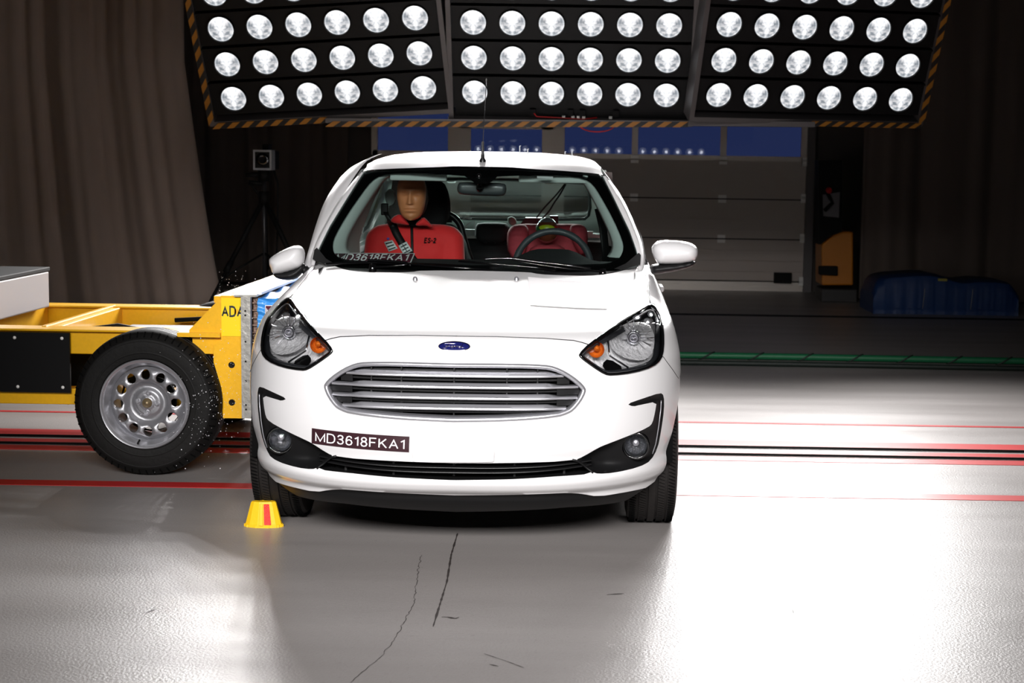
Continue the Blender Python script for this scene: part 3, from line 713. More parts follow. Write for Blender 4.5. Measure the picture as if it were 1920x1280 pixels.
# --- lower grille
lg = empty('lower_grille', (0, 0, 0), parent=car)
P, Tr, _ = cdt([lowg], gridpts(lowg, .03), lowg, step=.03); P, Tr = compact(P, Tr); v, n = shell(P, Tr); v[:, 1] += .07; mb = MB(); mb.add(v, Tr); mb.build('backing', darkvoid, lg, normals=n)
f1 = flange('opening_edge', lowg, .07, blackp, lg)
for m_ in (lambda q: q, mir): surf_tube('opening_trim', m_(OB([(1073, 861.5), (1083, 864), (1091, 869.5), (1101, 878), (1112, 886)])), .0065, blackp, lg, off=.0, flat=.7)
zl0, zl1 = onbody(853, 897)[1], onbody(853, 870)[1]
for k in (.36, .68):
    z = zl0 + (zl1 - zl0) * k
    rows = []
    for x in np.linspace(-.50, .50, 61):
        zx = z + .02 * (abs(x) / .5) ** 3; y = float(F(x, zx)); rows.append([(x, y + .03, zx + .006), (x, y + .006, zx + .003), (x, y + .004, zx - .001), (x, y + .006, zx - .003), (x, y + .03, zx - .005)])
    mb = MB(); mb.grid(rows); mb.build('slat', satin, lg, smooth=True)
mb = MB()
for x in (-.40, -.22, 0, .22, .40): y = float(F(x, .35)) + .03; mb.box((x - .004, y, zl0), (x + .004, y + .03, zl1 + .003))
mb.build('upright', blackp, lg)
# --- fog lamp surrounds
fogc = onbody(1192.5, 836.5)
for sgn in (1, -1):
    lp = fog if sgn > 0 else mir(fog); fs = empty('fog_lamp_surround', (0, 0, 0), parent=car)
    q = lp; c2 = fogc * np.array([sgn, 1]); rr = .052
    circ = np.array([c2 + rr * np.array([math.cos(a), math.sin(a)]) for a in np.linspace(0, 2 * math.pi, 33)[:-1]])
    gp = gridpts(q, .01); P, Tr, _ = cdt([q, circ], gp, q, [circ], step=.01); P, Tr = compact(P, Tr)
    v, _n = shell(P, Tr); d = segdist(P[:, 0], P[:, 1], q); dc = np.hypot(P[:, 0] - c2[0], P[:, 1] - c2[1])
    # scooped towards the car centre, proud again around the lamp
    tow = np.clip((c2[0] * sgn - P[:, 0] * sgn) / .12, 0, 1) * np.clip((c2[1] + .06 - P[:, 1]) / .03, 0, 1)
    v[:, 1] += np.minimum(d * .9, .012) + .035 * tow * np.clip(d / .02, 0, 1) * np.exp(-((P[:, 0] * sgn - c2[0] * sgn + .13) / .10) ** 2)
    mb = MB(); mb.add(v, Tr); mb.build('surround_panel', blackp, fs, smooth=True)
    yc = float(F(c2[0], c2[1])) + .012
    mb = MB(); mb.lathe([(rr + .001, .0), (rr - .004, -.006), (rr - .010, -.002), (rr - .013, .02)], 32, 'y', (c2[0], yc, c2[1])); mb.build('bezel', gloss_black, fs, smooth=True)
    mb = MB(); mb.lathe([(.040, .012), (.036, .03), (.02, .045), (.0005, .05)], 28, 'y', (c2[0], yc, c2[1])); rf = mb.build('reflector', chrome_fog, fs, smooth=True)
    mb = MB(); mb.lathe([(.012, .0), (.012, .03)], 14, 'y', (c2[0], yc + .012, c2[1] + .008)); mb.lathe([(.0005, -.004), (.009, -.002), (.012, .0)], 14, 'y', (c2[0], yc + .012, c2[1] + .008)); mb.build('bulb_cap', silver, rf, smooth=True)
    mb = MB(); mb.lathe([(.041, .008), (.03, .0), (.015, -.005), (.0005, -.006)], 28, 'y', (c2[0], yc, c2[1])); mb.build('lens', glassl, fs, smooth=True)
    # bright edge strip on the upright of the surround
    e = OB([(1238.5, 750), (1237.5, 768), (1233.5, 800), (1228, 832), (1222, 850)]); e = e if sgn > 0 else mir(e); surf_tube('edge_strip', e, .0022, silver, fs, off=.003)
# --- headlights
mb_c = onbody(1189, 637); ind_c = onbody(1118, 656)
for sgn in (1, -1):
    lp = hl if sgn > 0 else mir(hl); h = empty('headlight', (0, 0, 0), parent=car); S = np.array([sgn, 1])
    P, Tr, _ = cdt([lp], gridpts(lp, .01), lp, step=.01); P, Tr = compact(P, Tr)
    # bucket with smooth depth
    v, n = shell(P, Tr); d = segdist(P[:, 0], P[:, 1], lp); dep = .075 * (1 - np.exp(-d / .022))
    top = np.clip((P[:, 1] - (mb_c[1] + .07)) / .05, 0, 1); dep *= 1 - .75 * top
    v2 = v - n * dep[:, None]; mb = MB(); mb.add(v2, Tr); mb.build('bucket', chrome_glints, h, smooth=True)
    v3 = v + n * .0015; mb = MB(); mb.add(v3, Tr); mb.build('lens', glassl, h, normals=n)
    ring_profile('bezel', lp, [(-.0035, -.010), (-.003, .004), (.001, .006), (.006, .004), (.008, -.008), (.009, -.02)], gloss_black, h, byn=True); ring_profile('inner_rim', inset(lp, .009), [(.0, -.004), (.003, -.003), (.006, -.008), (.010, -.02)], bezel_grey, h, byn=True)
    # main bowl
    c2 = mb_c * S; y0 = float(F(c2[0], c2[1]))
    out = smooth_poly(np.array([onbody(*q) * S for q in [(1140, 640), (1150, 622), (1165, 610), (1193, 602), (1215, 605), (1226, 622), (1228, 645), (1222, 668), (1205, 679), (1175, 676), (1150, 662)]]), 1)
    out = resamp(out, .004); k = len(out); rows = []
    for u in (1.0, .97, .85, .7, .55, .4, .28, .16):
        q = c2 + (out - c2) * u; yb = y0 + .035 + .062 * (1 - u ** 2); r_ = [(a[0], max(yb, 0) + (float(F(a[0], a[1])) - y0) * .75 * u + .0035 * math.sin(u * 3.1) * math.sin(a[0] * 900) + .004 * math.sin(u * 3.1) * math.sin(16 * math.atan2(a[1] - c2[1], a[0] - c2[0])), a[1]) for a in q]; rows.append(r_ + r_[:1])
    mb = MB(); mb.grid(rows); bowl = mb.build('reflector', chrome_glints, h, smooth=True)
    # facets in the bowl
    mb = MB()
    for a in np.linspace(0, 2 * math.pi, 17)[:-1]:
        dd = np.array([math.cos(a), math.sin(a)]); q0 = c2 + dd * .025; q1 = c2 + dd * .072; mb.bar((q0[0], y0 + .092, q0[1]), (q1[0], y0 + .072, q1[1]), .0022, .004, up=(0, 1, 0))
    mb.bar((c2[0] - .08, y0 + .062, c2[1] - .012), (c2[0] + .08, y0 + .062, c2[1] + .004), .003, .006, up=(0, 1, 0)); mb.build('reflector_rib', chrome, bowl)
    mb = MB(); mb.lathe([(.017, .03), (.017, .0), (.014, -.006), (.0105, -.002), (.010, .01), (.0005, .012)], 20, 'y', (c2[0], y0 + .055, c2[1])); mb.build('bulb', silver, h, smooth=True)
    mb = MB(); mb.lathe([(.028, .036), (.026, .01), (.022, .006), (.019, .012)], 20, 'y', (c2[0], y0 + .05, c2[1])); mb.build('bulb_ring', chrome, h, smooth=True)
    # indicator
    c3 = ind_c * S; y1 = float(F(c3[0], c3[1]))
    mb = MB(); mb.lathe([(.030, .01), (.027, .03), (.016, .045), (.0005, .05)], 24, 'y', (c3[0], y1 + .004, c3[1])); ib = mb.build('indicator', amber, h, smooth=True)
    mb = MB(); mb.lathe([(.011, .03), (.0115, .014), (.008, .004), (.0005, .0)], 16, 'y', (c3[0] + .002 * sgn, y1 + .012, c3[1] + .003)); mb.build('bulb', amber, ib, smooth=True)
    # dark lower pocket with divider
    dv = [np.array(onbody(*q)) * S for q in [(1140, 640), (1143, 668), (1178, 690)]]
    mb = MB(); mb.tube([(a[0], float(F(a[0], a[1])) + .02, a[1]) for a in dv], .004, 8); mb.build('divider', chrome, h, smooth=True)
    pk = smooth_poly(np.array([onbody(*q) * S for q in [(1128, 684), (1141, 672), (1172, 692), (1150, 698), (1136, 697)]]), 1)
    P, Tr, _ = cdt([pk], gridpts(pk, .01), pk, step=.01); P, Tr = compact(P, Tr); vv, nn = shell(P, Tr); vv[:, 1] += .022; mb = MB(); mb.add(vv, Tr); mb.build('lower_pocket', gloss_black, h, normals=nn)
# --- badge
bc_ = onbody(852, 648.5); yb_ = float(F(bc_[0], bc_[1]))
def badge_pt(u, v, o=0.):
    x = bc_[0] + u; z = bc_[1] + v; return (x, float(F(x, z)) - .006 - o, z)
bd = empty('badge', (0, 0, 0), parent=car)
def disc(a, b, o0, o1, m, nm):
    mb = MB(); N = 36; rim0 = [badge_pt(a * math.cos(t), b * math.sin(t), -.006) for t in np.linspace(0, 2 * math.pi, N + 1)[:-1]]
    r1 = [badge_pt(a * math.cos(t), b * math.sin(t), o0) for t in np.linspace(0, 2 * math.pi, N + 1)[:-1]]; r2 = [badge_pt(.85 * a * math.cos(t), .85 * b * math.sin(t), o1) for t in np.linspace(0, 2 * math.pi, N + 1)[:-1]]
    mb.add(rim0 + r1 + r2 + [badge_pt(0, 0, o1)], [(i, (i + 1) % N, N + (i + 1) % N, N + i) for i in range(N)] + [(N + i, N + (i + 1) % N, 2 * N + (i + 1) % N, 2 * N + i) for i in range(N)] + [(2 * N + i, 2 * N + (i + 1) % N, 3 * N) for i in range(N)]); return mb.build(nm, m, bd, smooth=True, angle=50)
disc(.0575, .0165, .001, .0022, chrome, 'badge_rim'); disc(.0545, .0145, .0025, .0035, navy, 'badge_field')
def script(pts, r=.0011):
    return [badge_pt(u * .036 - .001, v * .0105, .0042) for u, v in smooth_poly(np.array(pts, float), 2, False)], r
mb = MB()
for st in ([(-.95, .3), (-1.05, .75), (-.6, 1.0), (-.1, .85), (.1, .95)], [(-.55, .85), (-.62, 0), (-.85, -.75), (-1.1, -.5)], [(-.85, .1), (-.35, .15)],
           [(-.12, .15), (-.35, -.1), (-.25, -.5), (.0, -.3), (-.02, .1), (-.12, .15), (.15, .12)], [(.15, .2), (.18, -.45)], [(.18, 0), (.3, .25), (.42, .12)],
           [(.72, .05), (.5, .1), (.42, -.3), (.6, -.45), (.75, -.1)], [(.92, .95), (.78, .1), (.76, -.3), (.95, -.4), (1.05, -.1)]):
    q, r = script(st); mb.tube(q, r, 5)
mb.build('badge_script', chrome, bd, smooth=True)
# --- blank number plate panel and the dark sign with the test number
pq = smooth_poly(OB([(777, 812), (923, 815.5), (927, 820), (927, 862), (923, 866), (778, 866), (774, 862), (774, 816)]), 1)
P, Tr, _ = cdt([pq], gridpts(pq, .02), pq, step=.012); P, Tr = compact(P, Tr); v, n = shell(P, Tr); d = segdist(P[:, 0], P[:, 1], pq); v[:, 1] -= .006
mb = MB(); mb.add(v, Tr); pp = mb.build('plate_panel', white, car, normals=n); flange('panel_side', pq, .008, white, pp, off=.0).location = (0, -.006, 0)
sq = [onbody(585, 802), onbody(768, 818), onbody(767, 847.5), onbody(584.5, 830.5)]
sf = quad_fn(sq[0], sq[1], sq[3], sq[2])
def onF(fn, off):
    def g_(u, v): a = fn(u, v); return (a[0], float(F(a[0], a[1])) - off, a[1])
    return g_
mb = MB(); mb.grid([[onF(sf, .002)(u, v) for u in np.linspace(0, 1, 25)] for v in np.linspace(0, 1, 5)]); sign = mb.build('number_sign', maroon, car, smooth=True)
ff = quad_fn(sf(.04, .80), sf(.955, .80), sf(.04, .17), sf(.955, .17)); text_on('MD3618FKA1', onF(ff, .0035), 'sign_text', sign_white, sign)
# headlamp washers dots on the hood
for px in (778.5, 968.5):
    q = onbody(px, 525); mb = MB(); y = float(F(*q)); mb.lathe([(.0005, .016), (.007, .014), (.010, .006), (.011, -.004)], 12, 'z', (q[0], y, q[1])); mb.build('washer_nozzle', silver, hood, smooth=True)

# --- side skins (flank) ------------------------------------------------
def Xs(y, z):
    s_ = np.clip((y - Yc(z)) / Rz(z), 0, 1); a = Wz(z) * (1 - (1 - s_) ** QQ) ** (1 / PP)
    rear = np.clip((y - 3.35) / .64, 0, 1); return a * (1 - .16 * rear ** 2.2)
zbot = .20
yfront = [(float(F(T0 * Wz(z), z)), z) for z in np.linspace(AC[1] + AR - .001, 1.0, 26)]
def arch(cy, n=28, a0=-20, a1=200):
    return [(cy + AR * math.cos(math.radians(a)), AC[1] + AR * math.sin(math.radians(a))) for a in np.linspace(a0, a1, n)]
a_f = [q for q in arch(AC[0], 60, -17, 180) if (q[0] >= AC[0] - .12)]
low = [(3.95, .30), (3.95, zbot + .02)]
rear_arch = arch(3.29, 40, -17, 197)
side_loop = [(p[0], p[1]) for p in yfront if True]
fa = [q for q in a_f if q[1] < AC[1] + AR - .002 and q[0] > AC[0]]
start = [(float(F(T0 * Wz(.64), .64)), .64)]
side_loop = np.array([(float(F(T0 * Wz(z), z)), z) for z in np.linspace(.6451, 1.0, 26)] + [(2.4, 1.0), (3.5, 1.02), (3.9, 1.0), (3.98, .9), (3.99, .6), (3.95, .3)] + [(3.66, .21)] + rear_arch[1:-1] + [(2.92, .2), (1.17, .2)] + [q for q in arch(AC[0], 50, -15, 170) if q[0] > start[0][0] + .02])
for sgn in (1, -1):
    P, Tr, _ = cdt([side_loop], gridpts(side_loop, .05, .03), side_loop, step=.03); P, Tr = compact(P, Tr)
    def sp_(y, z): return np.stack([Xs(y, z), y, z], 1)
    e = .003; a = sp_(P[:, 0], P[:, 1]); dy = sp_(P[:, 0] + e, P[:, 1]) - a; dz_ = sp_(P[:, 0], P[:, 1] + e) - a; n = np.cross(dy, dz_); n /= np.linalg.norm(n, axis=1, keepdims=True)
    a[:, 0] *= sgn; n[:, 0] *= sgn; mb = MB(); mb.add(a, Tr if sgn > 0 else Tr[:, ::-1]); sd = mb.build('side_panel', white, car, normals=n)
    mb = MB()
    for yy in (1.35, 2.42, 3.3):
        mb.tube([(sgn * (float(Xs(yy, z)) + .0005), yy, z) for z in np.linspace(.25, .99, 12)], .003, 5)
    mb.build('panel_gap', satin, sd, smooth=True)
    mb = MB(); mb.box((sgn * .80 - .03, 1.75, .86), (sgn * .80 + .03, 1.93, .885)); mb.box((sgn * .80 - .03, 2.85, .87), (sgn * .80 + .03, 3.03, .895)); mb.build('door_handle', white, sd, bevel=.008)
# --- greenhouse
def Fw(x, z): return 1.12 + (z - .97) * 1.83 + .17 * (np.abs(x) / .65) ** 2.4
def DX(z): return -.0155 - .0165 * np.clip((z - 1.07) / .35, 0, 1)
def onglass(px, py):
    y = 1.3
    for _ in range(40):
        p = L3(px, py, y); y = .5 * y + .5 * float(Fw(p[0], p[2]))
    return np.array([p[0] - DX(p[2]), p[2]])
def OG(pts): return np.array([onglass(*q) for q in pts])
ws_o = OG([(853, 313), (981, 317), (1060, 322), (1117, 326.5), (1131, 330), (1150.7, 369), (1182, 434), (1197, 479), (1192, 497), (1150, 508), (853, 508)])
ws_outer = sym(ws_o)
ws_i = OG([(905, 331), (995, 327), (1060, 328), (1095, 333), (1112, 344), (1126.5, 366.6), (1150.7, 410), (1167.6, 449), (1170, 466), (1163, 482), (1150, 490), (1126, 494), (981, 494), (905, 496)]); ws_i[0][0] = ws_i[-1][0] = .001
ws_inner = smooth_poly(sym(ws_i), 1)
wsn = empty('windscreen', (0, 0, 0), parent=car)
def gskin(name, loop, holes, m, parent, off=0., step=.03):
    P, Tr, _ = cdt([loop] + list(holes), gridpts(loop, step), loop, holes, step=step); P, Tr = compact(P, Tr); x, z = P.T; e = .002
    fx = (Fw(x + e, z) - Fw(x - e, z)) / (2 * e); n = np.stack([fx, -np.ones_like(fx), np.full_like(fx, 1.83)], 1); n /= np.linalg.norm(n, axis=1, keepdims=True)
    v = np.stack([x, Fw(x, z), z], 1) + n * off; mb = MB(); mb.add(v, Tr); return mb.build(name, m, parent, normals=n)
gskin('glass', ws_outer, [], glassw, wsn); gskin('black_border', ws_outer, [ws_inner], gloss_black, wsn, off=-.004)
mt = OG([(858, 318), (950, 319), (935, 326), (925, 336), (915, 342), (892, 342), (880, 334), (868, 326)]); gskin('mirror_shade', mt, [], satin, wsn, off=-.006)
st_ = OG([(1007, 329), (1037, 330), (1037, 334), (1007, 333)]); tag(gskin('toll_sticker', st_, [], paper, wsn, off=-.003), 'small white sticker')
# cowl
cz = np.vstack([mir(cowl_h), cowl_h]); rows = []
wb = [np.array([x, z]) for x, z in zip(np.linspace(-.70, .70, 61), [0] * 61)]
bot = sorted([tuple(q) for q in cz], key=lambda q: q[0]); bx = [q[0] for q in bot]; bz = [q[1] for q in bot]
for x in np.linspace(-.69, .69, 61):
    z0 = float(np.interp(x, bx, bz)); y0 = float(F(x, z0)); zz_ = float(np.interp(abs(x), [0, .6, .7], [.978, .985, 1.0])); y1 = float(Fw(x, zz_)) + .01
    rows.append([(x, y0 + .004, z0 - .012), (x, y0 + .03, z0 - .014), (x, (y0 + y1) / 2, .5 * (z0 + zz_) - .01), (x, y1, zz_)])
mb = MB(); mb.grid(rows); mb.build('cowl', satin, car, smooth=True)
for sgn in (1, -1):
    cp = [L3(x, y, d) for x, y, d in [(1199, 499, 1.2), (1200, 478, 1.35), (1196, 476, 1.35), (1185, 488, 1.28), (1170, 500, 1.2), (1175, 506, 1.15)]]
    cp = [Vector((q[0] * sgn, q[1], q[2])) for q in cp]; cq = OG([(1199, 500), (1200, 482), (1196, 478), (1186, 486), (1172, 498), (1150, 508), (1165, 510)]); cq = cq if sgn > 0 else mir(cq); gskin('cowl_corner', cq, [], blackp, car, off=.012)
# wipers
def gl3(px, py, off=.02): q = onglass(px, py); return (q[0] + float(DX(q[1])), float(Fw(*q)) - off * .88, q[1] + off * .48)
for arm, blade in (([(700, 507), (745, 505), (775, 500), (725, 495), (692, 494)], [(612, 498), (690, 494.5), (740, 496), (772, 500)]), ([(1130, 516), (1060, 510), (985, 499), (960, 493)], [(908, 489), (960, 487), (1000, 494), (1060, 500), (1108, 507)])):
    wp = empty('wiper', (0, 0, 0), parent=car)
    mb = MB(); mb.tube([gl3(*q, off=.035) for q in smooth_poly(arm, 2, False)], .006, 8, flat=.7); mb.build('wiper_arm', gloss_black, wp, smooth=True)
    mb = MB(); mb.tube([gl3(*q, off=.018) for q in smooth_poly(blade, 2, False)], .007, 6); mb.build('wiper_blade', gloss_black, wp, smooth=True)
    mb = MB(); mb.lathe([(.0005, .02), (.014, .018), (.017, 0), (.017, -.02)], 14, 'z', gl3(*arm[0], off=.02)); mb.build('wiper_pivot', gloss_black, wp, smooth=True)
mb = MB(); mb.tube([gl3(x, y, .01) for x, y in [(860, 491), (930, 497), (1000, 503), (1045, 507)]], .005, 6); mb.tube([gl3(x, y, .01) for x, y in [(770, 497), (850, 503), (925, 508)]], .005, 6); mb.build('cowl_trim', gloss_black, car, smooth=True)
# sides of the greenhouse
Wb = pchip([.98, 1.0, 1.06, 1.17, 1.295, 1.36, 1.40, 1.44, 1.47], [.762, .770, .762, .722, .660, .615, .585, .552, .45])
def Xc(y, z): return Wb(z) - .03 * np.maximum(0, 2.4 - y) ** 2 - .05 * np.maximum(0, y - 2.8) ** 2
zc = pchip([1.85, 1.95, 2.0, 2.1, 2.25, 2.4, 2.8, 3.2, 3.5, 3.75], [1.40, 1.425, 1.440, 1.465, 1.485, 1.496, 1.500, 1.475, 1.435, 1.38])
top_edge = [q for q in ws_o if q[1] > 1.36][:5]
right_edge = ws_o[4:8]
# A pillars
for sgn in (1, -1):
    rows = []
    zs_ = np.linspace(.985, ws_o[4][1], 16)
    rx = [q[0] for q in right_edge][::-1]; rz = [q[1] for q in right_edge][::-1]
    for z in zs_:
        x0 = float(np.interp(z, rz, rx)); y0 = float(Fw(x0, z)); r_ = [(sgn * (x0 - .004), y0 + .01, z), (sgn * x0, y0 - .004, z)]
        for dy, k in ((.03, .75), (.06, 1), (.12, 1)):
            xo = float(Xc(y0 + dy, z)); r_.append((sgn * (x0 + (max(xo, x0 + .008) - x0) * k), y0 + dy, z))
        rows.append(r_)
    mb = MB(); mb.grid(rows); mb.build('front_pillar', white, car, smooth=True)
    # interior trim of the pillar
    ii = sorted([q for q in ws_inner if q[0] > (.42 if q[1] > 1.2 else .60) and 1.0 < q[1] < 1.40], key=lambda q: q[1]); iz = [q[1] for q in ii]; ix = [q[0] for q in ii]
    rows = []
    for z in np.linspace(1.035, 1.395, 20):
        x0 = float(np.interp(z, iz, ix)); y0 = float(Fw(x0, z)) + .03; wd = .045 + .008 * math.sin((z - .96) * 7)
        rows.append([(sgn * (x0 + .03), y0 + .05, z), (sgn * (x0 + .012), y0, z), (sgn * (x0 - .01), y0 - .004, z), (sgn * (x0 - wd * .8), y0 + .03, z), (sgn * (x0 - wd), y0 + .09, z), (sgn * (x0 + .0), y0 + .16, z)])
    mb = MB(); mb.grid(rows); mb.build('pillar_trim', tgrey, car, smooth=True)
# side frames and glass
def side_patch(name, loop, holes, m, parent, sgn, step=.04, inward=0.):
    loop = np.array(loop, float); P, Tr, _ = cdt([loop] + list(holes), gridpts(loop, step), loop, holes, step=step); P, Tr = compact(P, Tr)
    x = Xc(P[:, 0], P[:, 1]) - inward; mb = MB(); mb.add(np.stack([sgn * x, P[:, 0], P[:, 1]], 1), Tr); return mb.build(name, m, parent, smooth=True)
Ap = [(float(Fw(np.interp(z, rz, rx), z)) + .06, z) for z in np.linspace(.985, 1.36, 8)]
sl = Ap + [(2.0, 1.40), (2.4, 1.42), (3.0, 1.42), (3.35, 1.39), (3.6, 1.2), (3.75, 1.0), (3.7, .985)]
w1 = smooth_poly(np.array([(1.42, 1.01), (1.95, 1.355), (2.33, 1.375), (2.36, 1.02)]), 1); w2 = smooth_poly(np.array([(2.50, 1.03), (2.46, 1.375), (2.95, 1.37), (3.33, 1.29), (3.40, 1.08), (3.1, 1.04)]), 1)
for sgn in (1, -1):
    fr = side_patch('side_frame', sl, [w1, w2], white, car, sgn); side_patch('side_frame_lining', sl, [w1, w2], tgrey, car, sgn, inward=.03)
    side_patch('side_window', w1, [], glass_side, car, sgn, inward=.01); side_patch('side_window', w2, [], glass_side, car, sgn, inward=.01)
    bp = [(2.33, 1.0), (2.33, 1.38), (2.48, 1.38), (2.50, 1.0)]; side_patch('door_pillar', bp, [], gloss_black, car, sgn, inward=-.003)
    mb = MB(); mb.grid([[(sgn * (float(Xc(2.3, z)) - .05), 2.30 + .0, z), (sgn * (float(Xc(2.3, z)) - .11), 2.36, z), (sgn * (float(Xc(2.3, z)) - .10), 2.46, z), (sgn * (float(Xc(2.3, z)) - .04), 2.5, z)] for z in np.linspace(.6, 1.40, 12)]); mb.build('door_pillar_trim', tgrey, car, smooth=True)
# roof loft
xs_r = np.linspace(-1, 1, 41); rows = []
te = sorted([(q[0], q[1]) for q in top_edge] + [(-q[0], q[1]) for q in top_edge]); tx = [q[0] for q in te]; tz = [q[1] for q in te]
zT = float(te[0][1]); xT = tx[-1]
r0 = []
for u in xs_r: x = u * xT; z = float(np.interp(x, tx, tz)); r0.append((x, float(Fw(x, z)) - .002, z + .004))
rows.append(r0)
for y in (1.98, 2.03, 2.1, 2.2, 2.35, 2.5, 2.7, 2.9, 3.1, 3.3, 3.42):
    r_ = []; hw = min(float(Xc(y, 1.42)), .562); zc_ = float(zc(y)); zE = min(1.430, zc_ - .022) if y < 3.2 else 1.430 - (y - 3.2) * .15
    for u in xs_r:
        a = abs(u); x = hw * u; drop = (zc_ - zE) * (.25 * a * a + .75 * (1 - (1 - a ** 6) ** (1 / 1.8))); back = (float(Fw(x, zT)) - float(Fw(0, zT))) * max(0, 1 - (y - 1.95) / .3)
        r_.append((x, y + back * .8, zc_ - drop))
    rows.append(r_)
mb = MB(); mb.grid(rows); roof = mb.build('roof', white, car, smooth=True)
mb = MB(); mb.grid([[(p[0] * .97, p[1] + .02, p[2] - .035) for p in r] for r in rows]); mb.build('head_liner', liner, car, smooth=True)
# rear end: screen frame, glass, tailgate
def Yr(z): return 3.42 + (1.43 - z) * .75
rl = np.array([(-.60, 1.41), (.60, 1.41), (.68, 1.2), (.70, 1.0), (.70, .98), (-.70, .98), (-.70, 1.0), (-.68, 1.2)])
rw = smooth_poly(np.array([(-.47, 1.345), (.47, 1.345), (.50, 1.30), (.505, 1.16), (.46, 1.117), (-.46, 1.117), (-.505, 1.16), (-.50, 1.30)]), 1)
P, Tr, _ = cdt([rl, rw], gridpts(rl, .05), rl, [rw], step=.05); P, Tr = compact(P, Tr)
mb = MB(); mb.add(np.stack([P[:, 0], Yr(P[:, 1]), P[:, 1]], 1), Tr); mb.build('tailgate', white, car, smooth=True)
mb = MB(); mb.add(np.stack([P[:, 0], Yr(P[:, 1]) - .04, P[:, 1]], 1), Tr); mb.build('tailgate_lining', tgrey, car, smooth=True)
P, Tr, _ = cdt([rw], gridpts(rw, .05), rw, step=.05); P, Tr = compact(P, Tr)
mb = MB(); mb.add(np.stack([P[:, 0], Yr(P[:, 1]), P[:, 1]], 1), Tr); mb.build('rear_window', glass_side, car, smooth=True)
q = resamp(rw, .03); mb = MB(); mb.tube([(a[0], float(Yr(a[1])) - .045, a[1]) for a in np.vstack([q, q[:1]])], .009, 6, caps=False); mb.build('rear_window_seal', satin, car, smooth=True)
rows = [[(u * .70 * (1 - .1 * max(0, .6 - z)), 3.72 + .27 * math.sin(min(1, (1.0 - z) / .3) * 1.57) - .10 * abs(u) ** 3, z) for u in np.linspace(-1, 1, 21)] for z in np.linspace(1.0, .25, 16)]
mb = MB(); mb.grid(rows); mb.build('rear_bumper', white, car, smooth=True)
GH = {'windscreen', 'glass', 'black_border', 'mirror_shade', 'toll_sticker', 'front_pillar', 'pillar_trim', 'side_frame', 'side_frame_lining', 'side_window', 'door_pillar', 'door_pillar_trim', 'roof', 'head_liner', 'tailgate', 'tailgate_lining', 'rear_window', 'rear_window_seal', 'cowl_corner'}
for o in [c for c in car.children_recursive if c.type == 'MESH' and c.name.split('.')[0] in GH]:
    nv = len(o.data.vertices); co = np.empty(nv * 3); o.data.vertices.foreach_get('co', co); co = co.reshape(-1, 3); co[:, 0] += DX(co[:, 2]); o.data.vertices.foreach_set('co', co.ravel()); o.data.update()
# roof: aerial, clips
ax = L3(905, 301, 2.03); ar = empty('aerial', tuple(ax), parent=car)
mb = MB(); mb.lathe([(.016, -.01), (.016, .002), (.010, .012), (.0075, .03), (.0055, .09)], 14, 'z'); mb.tube([(0, 0, .02 + k * .012) for k in range(2)], .009, 8); mb.build('aerial_base', satin, ar, smooth=True)
tip = L3(912, 149, 1.95) - ax
mb = MB(); mb.tube([(0, 0, .08), tuple(tip)], .0018, 6); mb.lathe([(.0005, .006), (.003, .0), (.003, -.006)], 8, 'z', tuple(tip)); mb.build('aerial_rod', satin, ar, smooth=True)
for i, (px, py, hh) in enumerate([(975, 285, .03), (990, 287, .02), (1060, 290, .015), (1073, 291, .018)]):
    q = L3(px, py, 2.3); mb = MB(); mb.tube([(q[0], q[1], q[2] - .03), (q[0] - .002, q[1], q[2] + hh), (q[0] + .004, q[1], q[2] + hh)], .0025, 6); mb.build('cable_clip', roof_clip, roof, smooth=True)
# paper on the hood
pf = quad_fn(onbody(990, 520), onbody(1135, 532), onbody(994, 573), onbody(1140, 580))
mb = MB(); mb.grid([[(lambda a: (a[0], float(F(*a)) - .001, a[1] + .003))(pf(u, v)) for u in np.linspace(0, 1, 17)] for v in np.linspace(0, 1, 17)])
o_ = mb.build('paper_sheet', sign_white, None, smooth=True); o_.location = CO; tag(o_, 'large thin white paper sheet lying on the white hood', 'paper')
# underbody, wheels, engine bay closure
mb = MB(); mb.box((-.62, .75, .19), (.62, 3.7, .30)); mb.build('underbody', darkvoid, car)
mb = MB(); mb.box((-.44, .15, .25), (.44, .5, .60)); mb.box((-.56, .5, .30), (.56, 1.15, .74)); mb.build('engine_bay_cover', darkvoid, car)
for sgn in (1, -1):
    for cy in (AC[0], 3.29):
        mb = MB(); mb.lathe([(AR - .005, sgn * .815 if cy < 1 else sgn * .80), (AR - .005, sgn * .58)], 24, 'x', (0, cy, AC[1]), a0=0, a1=math.pi); mb.build('arch_liner', darkvoid, car, smooth=True)
mb = MB(); W_, Rt = .10, .30
prof = [(.19, -.085), (.215, -.095), (.25, -.1), (.28, -.094), (.292, -.08)]
for gx in (-.055, -.018, .018, .055): prof += [(.30 - .1 * gx * gx, gx - .005), (.291, gx - .0045), (.291, gx + .0045), (.30 - .1 * gx * gx, gx + .005)]
prof += [(.292, .08), (.28, .094), (.25, .1), (.215, .095), (.19, .085)]
mb.lathe(prof, 64, 'x')
mb.cm = 1
for k in range(130):
    t = k * 2 * math.pi / 130
    for g0, g1 in ((-.088, -.062), (-.048, -.024), (.024, .048), (.062, .088)):
        a = Vector((g0, math.cos(t) * .298, math.sin(t) * .298)); b = Vector((g1, math.cos(t + .03) * .298, math.sin(t + .03) * .298)); mb.bar(a, b, .0016, .0052, up=a.normalized())
tyre_o = mb.build('tyre', [tread_m, darkvoid], None, smooth=True, angle=35); tyre_me = tyre_o.data; bpy.data.objects.remove(tyre_o)
